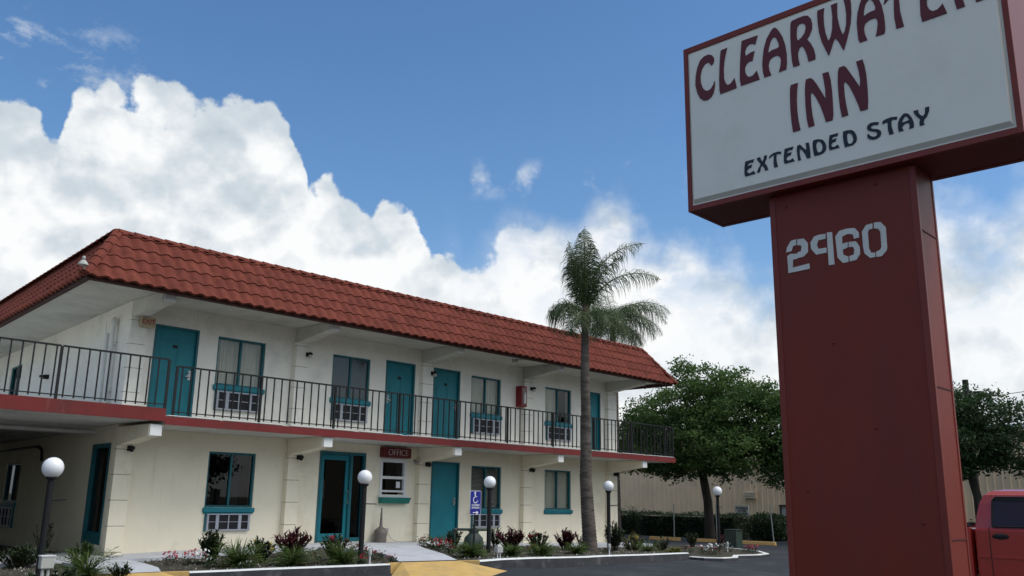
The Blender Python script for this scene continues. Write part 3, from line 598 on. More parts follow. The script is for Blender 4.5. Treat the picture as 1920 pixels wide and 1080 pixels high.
# extinguisher cabinet
o=empty('extinguisher_cabinet',(16.75,0,4.15),0,'red fire extinguisher cabinet on the upper wall left of the fourth pillar','fire extinguisher cabinet')
mb=MB(); mb.box(-.13,.115,-.24,-.002,-.31,.31); mb.build('cabinet',mat('cabinet_red',(.19,.008,.014),.4,.1),o,bevel=.008)
mb=MB(); mb.box(-.09,.08,-.246,-.241,-.25,.25); mb.build('window_panel',mat('cabinet_glass',(.20,.10,.10),.15,.1),o)
mb=MB(); mb.lathe([(.035,-.21),(.042,-.19),(.042,.02),(.02,.06),(.02,.1)],(0,-.255,0),12); mb.tube([(0,-.255,.09),(.03,-.255,.13),(.05,-.255,.02)],.008); mb.build('extinguisher',m_white,o)
# corner conduit flood light on the roof
o=empty('flood_light',(3.12,-1.82,5.08),0,'grey flood light clamped to the roof corner above the eave','flood light')
mb=MB(); mb.tube([(0.05,.05,-.02),(-.03,-.02,.06),(-.05,-.05,.14)],.016); mb.lathe([(.02,.06),(.05,.04),(.085,-.01),(.09,-.035)],(-.05,-.06,.1),14); mb.lathe([(.02,.0),(.03,.0),(.03,.06),(.015,.07)],(-.05,-.06,.16),10); mb.build('lamp_head',m_pipe,o)
mb=MB(); mb.tube([(.04,.06,-.03),(.5,.3,-.06),(1.2,.5,-.055),(2.1,.45,-.05)],.013); mb.build('conduit',m_pipe,o)
# pipes on the side wall
mb=MB(Lm)
for a,z1 in ((.78,4.62),(1.15,4.5)): mb.tube([(a,.09,2.74),(a,.09,z1)],.045)
mb.lathe([(.05,0),(.07,.03),(.075,.12),(.04,.18),(.02,.2)],(.78,.09,4.6),12); mb.tube([(.78,.1,4.72),(.95,.2,4.72),(1.15,.12,4.5)],.012)
for z in (3.2,4.2): mb.box(.68,1.25,.0,.06,z,z+.03)
solo(mb,'service_mast',m_trimW,'pair of white service pipes with weather head on the upper side wall','pipe')
mb=MB(); mb.tube([(4.8,1.0,2.36),(1.5,1.2,2.36),(-3.3,1.3,2.36)],.045)
for x in (4.1,2.6,1.1): mb.tube([(x,1.1,2.36),(x,1.1,2.488)],.01)
mb.tube([(4.8,2.2,2.40),(-3.3,2.3,2.40)],.03)
solo(mb,'drain_pipe',m_pipe,'grey drain pipes hung in rods beneath the raised deck','pipe')
mb=MB(Lm); mb.tube([(11,.06,2.2),(5.6,.06,2.22),(5.2,.06,2.12),(5.1,.06,1.85)],.03); mb.box(3.9,4.4,.0,.1,1.6,1.66); mb.tube([(4.1,.06,1.66),(4.1,.1,1.85)],.02)
solo(mb,'hose_pipe',m_brown,'dark bent pipe running along the ground floor side wall','pipe')
mb=MB(Lm); mb.box(5.7,5.88,.0,.1,3.92,4.02); mb.box(5.7,5.82,.1,.2,3.94,4.0); solo(mb,'camera',m_black,'small black camera on the upper side wall behind the deck railing','camera')
# ash urn, outlet with cord by the office wall
mb=MB(); mb.lathe([(.15,0),(.155,.06),(.15,.12),(.17,.2),(.165,.28),(.10,.34),(.045,.38),(.032,.5),(.02,.75),(.018,.80),(.022,.805),(.022,.83)],(11.55,-.22,zf(11.5)+.02),24)
solo(mb,'ash_urn',mat('taupe_plastic',(.16,.14,.12),.45,.1),'grey long-necked cigarette urn standing against the wall under the walk-up window','ash urn')
mb=MB(); mb.box(11.86,11.95,-.03,-.001,.28,.37); z=zf(12.3)+.035
mb.tube([(11.9,-.04,.3),(12.0,-.07,.12),(12.15,-.1,.045),(12.4,-.2,z),(12.55,-.12,z),(12.5,-.28,z)],.007,6); solo(mb,'extension_lead',m_pipe,'pale cord hanging from a wall outlet near the third pillar','cord')

# ------------------------------------------------------------------ roadside sign
BIG=[[[[14949,4544],[14940,4566],[14922,4581],[14892,4573],[14865,4539],[14849,4483],[14851,4427],[14865,4377],[14887,4347],[14912,4334],[14941,4343],[14964,4372],[14976,4401],[14980,4384],[14975,4338],[14964,4299],[14941,4268],[14909,4255],[14874,4260],[14840,4290],[14816,4341],[14800,4419],[14805,4492],[14821,4561],[14852,4624],[14892,4647],[14931,4649],[14962,4632],[14980,4601],[14980,4573],[14968,4550]]],[[[15045,4645],[15102,4647],[15083,4586],[15070,4530],[15062,4466],[15062,4393],[15073,4351],[15093,4326],[15118,4330],[15140,4350],[15153,4368],[15163,4318],[15169,4275],[15026,4268],[15018,4300],[15019,4396],[15027,4514],[15037,4602]]],[[[15231,4659],[15370,4657],[15344,4586],[15324,4601],[15295,4606],[15270,4591],[15255,4560],[15259,4520],[15279,4525],[15309,4535],[15336,4534],[15325,4494],[15314,4456],[15290,4462],[15263,4448],[15248,4420],[15248,4385],[15261,4351],[15281,4332],[15311,4334],[15332,4350],[15345,4365],[15357,4324],[15367,4283],[15207,4280],[15200,4336],[15206,4452],[15218,4568]]],[[[15407,4285],[15398,4328],[15395,4387],[15400,4444],[15415,4527],[15442,4599],[15480,4650],[15498,4667],[15512,4668],[15526,4659],[15547,4624],[15572,4568],[15590,4492],[15597,4415],[15595,4347],[15587,4292],[15525,4288],[15542,4336],[15549,4380],[15543,4411],[15519,4431],[15484,4429],[15458,4412],[15446,4375],[15450,4333],[15464,4285]],[[15450,4485],[15458,4523],[15475,4569],[15496,4591],[15511,4588],[15526,4562],[15538,4523],[15538,4494],[15517,4490],[15482,4491],[15459,4480]]],[[[15654,4670],[15707,4676],[15756,4675],[15783,4663],[15803,4632],[15811,4589],[15807,4545],[15786,4502],[15764,4476],[15790,4432],[15810,4380],[15818,4332],[15817,4294],[15763,4294],[15755,4349],[15739,4405],[15721,4439],[15699,4425],[15686,4390],[15687,4339],[15695,4291],[15644,4290],[15636,4340],[15633,4426],[15635,4541],[15640,4626],[15645,4659]],[[15689,4497],[15684,4528],[15687,4573],[15694,4605],[15714,4622],[15736,4619],[15757,4598],[15759,4569],[15747,4533],[15718,4504],[15698,4494]]],[[[15857,4677],[15910,4677],[15901,4622],[15899,4544],[15905,4480],[15917,4425],[15926,4404],[15943,4432],[15958,4493],[15966,4586],[15963,4643],[15960,4680],[16009,4681],[16004,4627],[16002,4566],[16009,4507],[16020,4453],[16031,4416],[16047,4432],[16061,4482],[16068,4563],[16064,4637],[16056,4688],[16104,4688],[16108,4636],[16105,4559],[16094,4480],[16076,4415],[16053,4347],[16030,4289],[16018,4316],[15996,4373],[15973,4408],[15955,4372],[15936,4323],[15918,4287],[15900,4336],[15874,4413],[15858,4497],[15853,4584],[15853,4641]]],[[[16149,4306],[16140,4331],[16138,4392],[16138,4469],[16149,4542],[16172,4610],[16195,4656],[16222,4683],[16247,4687],[16275,4659],[16302,4601],[16319,4540],[16330,4460],[16332,4389],[16329,4336],[16322,4312],[16262,4313],[16274,4357],[16283,4407],[16280,4441],[16264,4456],[16229,4455],[16198,4440],[16185,4407],[16188,4362],[16202,4308]],[[16191,4506],[16196,4545],[16210,4589],[16232,4613],[16247,4613],[16264,4584],[16276,4540],[16273,4517],[16249,4516],[16219,4511],[16198,4501]]],[[[16335,4533],[16349,4583],[16398,4619],[16459,4630],[16513,4609],[16508,4575],[16493,4559],[16471,4580],[16449,4583],[16440,4525],[16440,4439],[16456,4318],[16405,4318],[16398,4410],[16403,4507],[16409,4583],[16382,4570],[16351,4543]]],[[[16601,4684],[16740,4682],[16714,4611],[16694,4626],[16665,4631],[16640,4616],[16625,4585],[16629,4545],[16649,4550],[16679,4560],[16706,4559],[16695,4519],[16684,4481],[16660,4487],[16633,4473],[16618,4445],[16618,4410],[16631,4376],[16651,4357],[16681,4359],[16702,4375],[16715,4390],[16727,4349],[16737,4308],[16577,4305],[16570,4361],[16576,4477],[16588,4593]]],[[[16809,4692],[16862,4698],[16911,4697],[16938,4685],[16958,4654],[16966,4611],[16962,4567],[16941,4524],[16919,4498],[16945,4454],[16965,4402],[16973,4354],[16972,4316],[16918,4316],[16910,4371],[16894,4427],[16876,4461],[16854,4447],[16841,4412],[16842,4361],[16850,4313],[16799,4312],[16791,4362],[16788,4448],[16790,4563],[16795,4648],[16800,4681]],[[16844,4519],[16839,4550],[16842,4595],[16849,4627],[16869,4644],[16891,4641],[16912,4620],[16914,4591],[16902,4555],[16873,4526],[16853,4516]]]]
INN=[[[[15615,4154],[15671,4154],[15661,4100],[15654,4025],[15652,3942],[15657,3858],[15668,3777],[15610,3776],[15603,3856],[15600,3958],[15603,4065],[15607,4124]]],[[[15735,4160],[15770,4160],[15786,4146],[15812,4099],[15846,4023],[15872,3962],[15874,4031],[15868,4104],[15861,4165],[15907,4164],[15918,4099],[15923,4004],[15922,3906],[15920,3826],[15911,3783],[15862,3783],[15850,3841],[15828,3923],[15799,3997],[15774,4043],[15763,4026],[15761,3956],[15765,3872],[15776,3782],[15731,3779],[15721,3851],[15718,3957],[15721,4069],[15728,4132]]],[[[15986,4169],[16022,4170],[16037,4155],[16061,4106],[16093,4040],[16123,3973],[16129,4023],[16124,4093],[16111,4172],[16157,4174],[16166,4130],[16174,4054],[16175,3951],[16173,3862],[16165,3791],[16114,3791],[16100,3850],[16075,3932],[16048,4004],[16021,4050],[16012,4027],[16011,3958],[16017,3871],[16027,3788],[15981,3785],[15972,3856],[15968,3961],[15969,4058],[15976,4138]]]]
SMALL=[[[[15213,3649],[15287,3650],[15274,3625],[15255,3630],[15237,3624],[15229,3609],[15247,3609],[15268,3612],[15259,3586],[15239,3587],[15223,3572],[15229,3553],[15248,3546],[15278,3558],[15292,3531],[15207,3529],[15202,3551],[15204,3602]]],[[[15309,3652],[15337,3653],[15343,3631],[15353,3613],[15367,3633],[15370,3655],[15393,3654],[15388,3627],[15376,3609],[15373,3593],[15387,3573],[15398,3536],[15372,3535],[15367,3557],[15351,3582],[15337,3568],[15329,3535],[15305,3534],[15315,3561],[15339,3594],[15327,3614],[15312,3634]]],[[[15407,3622],[15415,3641],[15443,3655],[15478,3659],[15509,3651],[15506,3638],[15497,3632],[15485,3640],[15472,3641],[15467,3619],[15467,3586],[15476,3540],[15447,3540],[15443,3575],[15446,3612],[15449,3641],[15434,3636],[15416,3626]]],[[[15537,3665],[15606,3665],[15594,3641],[15576,3646],[15559,3640],[15552,3625],[15568,3625],[15588,3628],[15579,3603],[15561,3604],[15545,3590],[15550,3572],[15569,3565],[15596,3576],[15609,3550],[15530,3549],[15525,3570],[15528,3619]]],[[[15635,3662],[15653,3667],[15663,3660],[15680,3635],[15701,3611],[15704,3631],[15700,3667],[15724,3664],[15728,3632],[15731,3586],[15729,3544],[15703,3546],[15694,3576],[15673,3615],[15653,3634],[15650,3608],[15652,3579],[15658,3546],[15636,3546],[15632,3584],[15630,3630]]],[[[15759,3669],[15779,3672],[15807,3667],[15830,3655],[15844,3633],[15852,3603],[15848,3575],[15831,3556],[15799,3548],[15761,3548],[15755,3576],[15752,3618],[15754,3654]],[[15781,3642],[15794,3653],[15809,3645],[15822,3623],[15825,3598],[15818,3575],[15800,3566],[15786,3574],[15780,3598],[15778,3623]]],[[[15882,3675],[15946,3675],[15935,3652],[15918,3657],[15902,3652],[15895,3637],[15911,3637],[15929,3640],[15921,3616],[15903,3617],[15889,3603],[15893,3585],[15910,3579],[15936,3590],[15948,3564],[15874,3563],[15870,3584],[15873,3631]]],[[[15980,3675],[16008,3677],[16043,3670],[16061,3652],[16072,3620],[16074,3595],[16066,3573],[16042,3557],[15985,3555],[15980,3589],[15977,3630]],[[16006,3647],[16018,3654],[16033,3646],[16045,3624],[16049,3594],[16037,3573],[16022,3571],[16009,3581],[16005,3606]]],[[[16233,3673],[16224,3654],[16214,3659],[16199,3663],[16182,3660],[16174,3652],[16182,3640],[16208,3630],[16229,3620],[16241,3605],[16242,3588],[16234,3570],[16213,3558],[16187,3556],[16161,3567],[16147,3583],[16148,3607],[16157,3608],[16167,3591],[16188,3577],[16207,3578],[16216,3592],[16213,3603],[16191,3615],[16166,3626],[16152,3638],[16149,3655],[16156,3673],[16174,3683],[16200,3683]]],[[[16256,3649],[16259,3674],[16282,3681],[16316,3685],[16357,3677],[16352,3656],[16337,3661],[16321,3665],[16315,3651],[16315,3615],[16324,3563],[16296,3562],[16289,3599],[16291,3654],[16273,3656]]],[[[16360,3565],[16356,3595],[16358,3627],[16372,3658],[16396,3683],[16414,3686],[16434,3673],[16452,3638],[16460,3601],[16458,3570],[16427,3566],[16432,3585],[16430,3606],[16415,3614],[16396,3607],[16382,3592],[16391,3566]],[[16383,3625],[16393,3648],[16410,3665],[16422,3655],[16431,3633],[16420,3628],[16401,3626]]],[[[16465,3686],[16495,3685],[16495,3665],[16506,3644],[16522,3631],[16536,3645],[16541,3688],[16567,3687],[16563,3656],[16546,3622],[16527,3604],[16522,3586],[16527,3569],[16496,3569],[16496,3594],[16503,3613],[16484,3637],[16469,3665]]]]
NUM=[[[[15442,2911],[15451,2948],[15484,2992],[15526,2997],[15525,2953],[15501,2951],[15485,2914]],[[15535,2995],[15585,2991],[15613,2951],[15611,2886],[15577,2856],[15532,2853],[15529,2895],[15557,2901],[15565,2932],[15555,2947],[15532,2949]],[[15449,2882],[15473,2894],[15531,2886],[15531,2849],[15492,2847],[15487,2788],[15614,2798],[15616,2758],[15451,2752]]],[[[15750,2995],[15747,2958],[15693,2957],[15680,2922],[15691,2893],[15750,2892],[15748,2855],[15670,2853],[15635,2903],[15633,2952],[15663,2990],[15696,2997]],[[15759,3002],[15798,2998],[15800,2759],[15758,2760]]],[[[15819,2960],[15851,2996],[15903,3002],[15960,2996],[15988,2958],[15988,2921],[15951,2918],[15946,2951],[15911,2963],[15868,2950],[15865,2898],[15905,2903],[15902,2864],[15867,2855],[15867,2818],[15902,2798],[15901,2759],[15860,2759],[15825,2804],[15822,2884]],[[15912,2903],[15963,2898],[15987,2854],[15986,2802],[15958,2765],[15909,2760],[15909,2800],[15941,2805],[15948,2840],[15940,2862],[15909,2865]]],[[[16087,3004],[16084,2965],[16059,2963],[16051,2946],[16049,2832],[16061,2798],[16089,2793],[16088,2763],[16053,2761],[16016,2801],[16010,2849],[16010,2959],[16042,3000]],[[16098,3007],[16142,3002],[16175,2957],[16173,2819],[16169,2794],[16132,2760],[16095,2761],[16096,2797],[16126,2807],[16135,2826],[16136,2934],[16123,2957],[16094,2966]]]]

m_pole=mat('oxblood_paint',(.175,.021,.010),.5,.14,1.3,.25,4,.3,col2=(.135,.022,.017),c2s=1.6,c2lo=.42,c2hi=.75,stretch=(1,1,.45),streak=(.11,.03,.025))
m_polef=mat('oxblood_frame',(.175,.021,.012),.45,.12,3,.0,20,.4)
m_face=mat('acrylic_face',(.76,.73,.66),.25,.03,1.0,.05,2,.45,col2=(.64,.61,.54),c2s=1.3,c2lo=.5,c2hi=.9)
m_faceedge=mat('acrylic_lip',(.70,.67,.6),.4,.05)
m_let=mat('maroon_letter',(.105,.014,.022),.5,.1); m_letd=mat('navy_letter',(.010,.017,.032),.5,.1); m_num=mat('stencil_paint',(.60,.60,.57),.7,.08,8)
S=empty('pylon_sign',(3.2,-15.85,-.44),0,'maroon pylon sign with white panel reading CLEARWATER INN EXTENDED STAY and number 2960','sign')
Si=Matrix.Translation((-3.2,15.85,.44))
def sp(o): o.parent=S; o.matrix_parent_inverse=Si; return o
y0,y1,z0,z1,x0,x1=-17.095,-14.685,3.36,4.785,2.975,3.51
mb=MB(); mb.box(x0+.02,x1-.02,y0+.02,y1-.02,z0+.004,z1-.02); sp(mb.build('cabinet',m_pole))
mb=MB(); fwd=.038
mb.box(x0,x1,y1-fwd,y1,z0,z1); mb.box(x0,x1,y0,y0+fwd,z0,z1); mb.box(x0,x1,y0+fwd,y1-fwd,z1-.05,z1); 
mb.box(x0,x0+.05,y0+fwd,y1-fwd,z0,z0+.045); mb.box(x1-.05,x1,y0+fwd,y1-fwd,z0,z0+.045); sp(mb.build('sign_frame',m_polef,bevel=.003))
for k,xf,sg in ((0,x0,-1),(1,x1,1)):
    mb=MB(); a0,a1,b0,b1=y0+fwd,y1-fwd,z0+.045,z1-.05; X0=xf-sg*.012; X1=xf+sg*.012
    ring=[(a0,b0),(a1,b0),(a1,b1),(a0,b1)]; e=.014;f=.05
    r1=[(a0+e,b0+e),(a1-e,b0+e),(a1-e,b1-e),(a0+e,b1-e)]; r2_=[(a0+e+.012,b0+e+.03),(a1-e-.012,b0+e+.03),(a1-e-.012,b1-e-.012),(a0+e+.012,b1-e-.012)]
    vs=[(X0,a,b) for a,b in ring]+[(X0,a,b) for a,b in r1]+[(X1,a,b) for a,b in r2_]
    mb.add(vs,[(i,(i+1)%4,(i+1)%4+4,i+4) for i in range(4)],1); mb.add(vs,[(i+4,(i+1)%4+4,(i+1)%4+8,i+8) for i in range(4)],1); mb.add(vs,[(8,9,10,11)],0)
    P_=sp(mb.build('sign_panel',[m_face,m_faceedge]))
    for nmx,data,mm in (('lettering',BIG+INN,m_let),('lettering',SMALL,m_letd)):
        me=fill_curve([[[(a/1000,b/1000) for a,b in lp] for lp in gl] for gl in data],.004)
        if sg<0: me.transform(Matrix(((0,0,-1,X1-.003),(-1,0,0,0),(0,1,0,0),(0,0,0,1))))
        else: me.transform(Matrix(((0,0,1,X1+.003),(1,0,0,y0+y1),(0,1,0,0),(0,0,0,1))))
        link(nmx,me,mm,P_)
px0,px1,py0,py1=3.08,3.43,-16.40,-15.33
mb=MB(); mb.box(px0+.006,px1-.006,py0+.006,py1-.006,-.6,3.362)
for z in (.9,1.85,2.9): mb.box(px0+.03,px1-.03,py0+.001,py0+.005,z,z+.008,1)
sp(mb.build('pole_cover',[m_pole,mat('seam_oxblood',(.07,.014,.010),.7,.2)]))  # side seams in a darker tone of the cover paint
mb=MB()
for (a,b) in ((py1-.045,py1),(py0,py0+.045)):
    mb.box(px0,px0+.03,a,b,-.58,3.358); mb.box(px1-.03,px1,a,b,-.58,3.358)
sp(mb.build('corner_angle',m_polef,bevel=.004))
mb=MB()
for y,z in ((-15.46,3.26),(-16.13,3.28),(-15.5,1.2),(-16.25,1.0),(-15.75,2.2),(-16.0,1.6)): mb.sphere((px0+.004,y,z),.009,8,6)
sp(mb.build('screw',m_pole))
me=fill_curve([[[(a/1000,b/1000) for a,b in lp] for lp in gl] for gl in NUM],.003)
me.transform(Matrix(((0,0,-1,px0+.003),(-1,0,0,0),(0,1,0,0),(0,0,0,1)))); sp(link('house_number',me,m_num))
mb=MB(); mb.box(2.85,3.7,-16.7,-15.05,-.7,-.36); sp(mb.build('footing',m_conc,bevel=.02))

# ------------------------------------------------------------------ globe lamps
m_globe=mat('opal_globe',(.80,.81,.83),.25,.04,6,0,20,.45,col2=(.55,.55,.53),c2s=5,c2lo=.62,c2hi=.85)
def lamp(x,y,zg,r,label):
    z=(zf(x) if x<17.3 else isz(x))-.03
    o=empty('globe_lamp',(x,y,z),0,label,'lamp','white globe lamps along the planting bed'); h=zg-z
    mb=MB(); mb.tube([(0,0,-.1),(0,0,h-r-.02)],.047,14); mb.lathe([(.048,0),(.075,.015),(.075,.05),(.05,.055)],(0,0,h-r-.03),16); mb.build('post',m_black,o)
    mb=MB(); a=random.uniform(-.6,.3); mb.tube([(0,0,h-.47),(.24*math.cos(a),.24*math.sin(a),h-.47+random.uniform(-.02,.04))],.009); mb.build('ladder_bar',m_black,o)
    mb=MB(); prof=[]; 
    mb.sphere((0,0,h),r,28,18); mb.build('globe',m_globe,o); return o
lamp(2.17,-4.25,1.46,.151,'nearest white globe lamp on dark post at the left, in front of the side drive')
lamp(7.37,-4.93,1.47,.133,'white globe lamp on black post in front of the office door')
lamp(11.18,-4.38,1.48,.133,'white globe lamp on black post beside the blue accessible sign')
lamp(15.31,-4.46,1.49,.133,'white globe lamp on black post at the right end corner of the motel')
lamp(21.99,-3.58,1.49,.145,'farthest white globe lamp near the big tree and parking blocks')
# path lights, flood boxes
def pathlight(x,y,z,label,h=.28,box=False):
    o=empty('path_light',(x,y,z-.03),0,label,'garden light')
    if box:
        mb=MB(); mb.tube([(-.035,.0,0),(-.035,0,h*.5)],.012); mb.tube([(.035,0,0),(.035,0,h*.5)],.012); mb.build('leg',m_white,o)
        mb=MB(); mb.box(-.075,.075,-.04,.05,h*.5,h*.92); mb.prism([(-.05,h*.92),(.06,h*.92),(.0,h*1.1)],-.05,.05,0); mb.build('housing',m_pipe,o,bevel=.006)
    else:
        mb=MB(); mb.tube([(0,0,0),(0,0,h*.62)],.016); mb.build('stake',m_white,o)
        mb=MB(); mb.lathe([(.03,0),(.034,.02),(.034,.09),(.02,.11)],(0,0,h*.6),12); mb.build('housing',m_pipe,o)
pathlight(7.42,-5.13,-.02,'small grey path light at the foot of the lamp by the office path',.26)
pathlight(9.73,-6.1,.04,'square grey garden floodlight on two white legs right of the blue sign',.25,True)
pathlight(13.3,-6.0,-.02,'small grey spotlight on a stake near the kerb right of the palm trunk',.26)
pathlight(20.1,-4.96,-.17,'small white stake light in the flower island near the parking blocks',.28)
o=empty('junction_box',(1.07,-7.5,-.38),0,'beige electrical box on a short post at the lower left corner','electrical box')
mb=MB(); mb.box(-.07,.07,-.045,.045,.66,.79); mb.build('box',mat('beige_metal',(.42,.42,.38),.5,.06),o,bevel=.008)
mb=MB(); mb.box(-.078,.078,-.052,.052,.79,.803); mb.build('lid',m_white,o)
mb=MB(); mb.tube([(-.03,0,-.05),(-.03,0,.66)],.018); mb.tube([(.03,0,-.05),(.03,0,.66)],.018); mb.build('conduit',m_pipe,o)
# accessible sign
m_blue=mat('sign_blue',(.012,.018,.22),.45,.08)
o=empty('accessible_sign',(10.0,-5.15,zf(10)-.03),0,'blue sign with white wheelchair symbol and arrow on a thin post','sign')
K=1.07; zc=1.04
mb=MB(); mb.box(-.018,.018,-.0,.02,-.1,zc+.25); mb.build('post',m_black,o)
def rrect(w,h,r,n=5): return [(sx*(w/2-r)+r*math.cos(a),sy*(h/2-r)+r*math.sin(a)) for sx,sy,a0 in ((1,1,0),(-1,1,90),(-1,-1,180),(1,-1,270)) for a in [R(a0+90*i/n) for i in range(n+1)]]
w_,h_=.31,.47
link('border',place(fill_curve([[rrect(w_,h_,.03)]],.004),FACE_S,(0,-.004,zc)),m_white,o)
link('panel',place(fill_curve([[rrect(w_-.018,h_-.018,.022)]],.004),FACE_S,(0,-.0075,zc)),m_blue,o)
def arc(cx,cy,r,w,a0,a1,n=20): 
    A=[R(a0+(a1-a0)*i/n) for i in range(n+1)]; return [(cx+(r+w)*math.cos(a),cy+(r+w)*math.sin(a)) for a in A]+[(cx+(r-w)*math.cos(a),cy+(r-w)*math.sin(a)) for a in A[::-1]]
sym=[[[( -.02+.022*math.cos(R(i*24)),.195+.022*math.sin(R(i*24))) for i in range(15)]],[[(-.032,.17),(-.006,.17),(-.002,.125),(.035,.125),(.035,.108),(-.0,.108),(.0,.09),(.048,.09),(.062,.035),(.09,.045),(.09,.025),(.05,.012),(.032,.07),(-.03,.07)]],[arc(-.008,.055,.058,.008,100,345)]]
arw=[[[(-.075,-.185),(.03,-.185),(.015,-.165),(.045,-.165),(.085,-.193),(.045,-.222),(.015,-.222),(.03,-.201),(-.075,-.201)]]]
link('symbol',place(fill_curve(sym+arw,.003),FACE_S,(0,-.0105,zc)),m_white,o)
link('lettering',place(text_mesh('ACCESSIBLE\nENTRANCE',.052,.002,lead=1.0,sx=.82,off=.001),FACE_S,(0,-.0105,zc-.075)),m_white,o)

# utility: green tank with pipes
o=empty('backflow_preventer',(11.1,-4.0,zf(11)-.02),0,'dark green bulbous water valve with looped pipes standing in the bed behind the blue sign','water valve')
m_gt=mat('dark_green_enamel',(.035,.055,.045),.5,.2,6,col2=(.07,.06,.045),c2s=6)
mb=MB(); mb.lathe([(.17,0),(.215,.05),(.225,.18),(.20,.30),(.12,.38),(.07,.43),(.07,.5)],(0,0,0),20); mb.lathe([(.11,0),(.11,.03)],(0,0,.41),16); mb.build('body',m_gt,o)
mb=MB(); mb.tube([(-.02,.02,.47),(-.28,.2,.47),(-.33,.24,.42),(-.33,.24,-.1)],.028); mb.tube([(.02,-.02,.47),(.34,-.12,.47),(.38,-.13,.42),(.38,-.13,-.1)],.03); mb.sphere((-.33,.24,.46),.045,10,8); mb.build('pipe',m_gt,o)
mb=MB(); mb.tube([(0,0,.5),(0,0,.56)],.02); mb.box(-.07,.07,-.01,.01,.56,.58); mb.build('valve_handle',m_gt,o)
mb=MB(); mb.box(23.95,24.35,-3.05,-2.62,-.3,.28); mb.box(23.92,24.38,-3.08,-2.6,.281,.3); solo(mb,'utility_cabinet',m_gt,'dark green utility cabinet behind the flower island','utility cabinet')

# ------------------------------------------------------------------ warehouse, hedges, far lot
m_corr=mat('tan_metal_siding',(.80,.60,.39),.6,.07,1.0,0,20,.3,col2=(.64,.48,.32),c2s=.8,c2lo=.5,c2hi=.8)
Wh=empty('warehouse',(38,0,-.4),0,'long tan warehouse of ribbed metal siding behind the hedge','warehouse')
def wp(o): o.parent=Wh; o.matrix_parent_inverse=Matrix.Translation((-38,0,.4)); return o
mb=MB(); y=-40
while y<34:
    prof=[(0,0),(.20,0),(.225,-.035),(.265,-.035),(.29,0),(.3,0)]
    for (a,d),(b,e_) in zip(prof[:-1],prof[1:]):
        mb.add([(38+d,y+a,-.6),(38+e_,y+b,-.6),(38+e_,y+b,4.4),(38+d,y+a,4.4)],[(0,1,2,3)])
    y+=.3
wp(mb.build('siding',m_corr))
mb=MB(); mb.box(38.001,60,-40,34,-.6,4.38); wp(mb.build('wall',m_corr))
mb=MB(); mb.box(37.9,60.1,-40.1,34.1,4.38,4.5); wp(mb.build('roof',m_white))
mb=MB(); mb.box(37.85,37.96,3.7,4.35,1.40,1.74)
for i in range(4): mb.prism([(37.84,1.42+.085*i),(37.80,1.42+.085*i),(37.84,1.48+.085*i)],3.7,4.35,1,1)
wp(mb.build('vent',[m_corr,mat('vent_tan',(.55,.46,.33),.5)]))
mb=MB(); mb.box(37.9,37.95,.9,2.4,-.5,1.05,0); wp(mb.build('door',m_pipe)); mb=MB(); mb.box(37.82,37.96,.8,2.5,1.055,1.12,0); mb.box(37.88,37.96,2.405,2.47,-.5,1.05); wp(mb.build('door_frame',m_brown))
o=empty('parking_sign',(33.5,2.04,-.4),0,'small white parking notice with dark lettering in front of the tan warehouse','sign')
mb=MB(); mb.box(-.02,.0,-.33,.33,.98,1.46); mb.build('panel',m_white,o); mb=MB(); mb.box(.0,.04,-.02,.02,-.1,1.5); mb.build('post',m_pipe,o)
link('lettering',place(text_mesh('NO PARKING\nANYTIME\nTOW ZONE',.125,.003,sx=.8,lead=.95,off=.003),FACE_W,(-.0225,0,1.22)),m_letd,o)
m_block=mat('worn_yellow_concrete',(.60,.36,.13),.85,.1,8,.2,60,col2=(.42,.34,.25),c2s=4)
LB=['yellow parking block behind the flower island, leftmost of three','yellow parking block left of the green utility cabinet, the middle of three','long yellow parking block right of the green utility cabinet']
for i,yc in enumerate((2.5,.6,-1.57)):
    mb=MB(); mb.prism([(-.09,0),(.09,0),(.06,.13),(-.06,.13)],-.71,.71,1); o=mb.build('parking_block',m_block,bevel=.015); o.location=(28.1,yc,-.335); tag(o,LB[i],'parking block','yellow parking blocks')
for i,(y,lb) in enumerate(((2.9,'thin grey post in front of the hedge left of the tree trunk'),(.9,'thin grey post in front of the hedge behind the farthest globe lamp'),(-1.55,'leaning thin grey post in front of the round bush'))):
    mb=MB(); t=.0 if i<2 else .1; mb.tube([(0,0,-.1),(0,t*.5,.75),(0,t,1.38)],.022,8); mb.sphere((0,t,1.39),.03,8,6); o=mb.build('fence_post',m_pipe); o.location=(29.4,y,-.35); tag(o,lb,'post','thin posts before the hedge')

# ------------------------------------------------------------------ foliage
def leafmesh(C_,size,aspect=.5,up=.3,droop=0.0,tri=False):
    """one small folded leaf per centre"""
    n=len(C_); C_=np.asarray(C_); a=rng.normal(size=(n,3)); a[:,2]=a[:,2]*.7-droop; a/=np.linalg.norm(a,axis=1)[:,None]
    b=rng.normal(size=(n,3)); b-= (b*a).sum(1)[:,None]*a; b/=np.linalg.norm(b,axis=1)[:,None]
    s=(size*rng.uniform(.6,1.3,n))[:,None]
    v=np.stack([C_-a*s*.5,C_+b*s*aspect*.5,C_+a*s*.5,C_-b*s*aspect*.5],1).reshape(-1,3)
    me=bpy.data.meshes.new('leaves'); me.vertices.add(4*n); me.vertices.foreach_set('co',v.ravel().astype(np.float32)); me.loops.add(4*n); me.loops.foreach_set('vertex_index',np.arange(4*n,dtype=np.int32)); me.polygons.add(n); me.polygons.foreach_set('loop_start',np.arange(0,4*n,4,dtype=np.int32)); me.update(calc_edges=True); me.validate(); return me
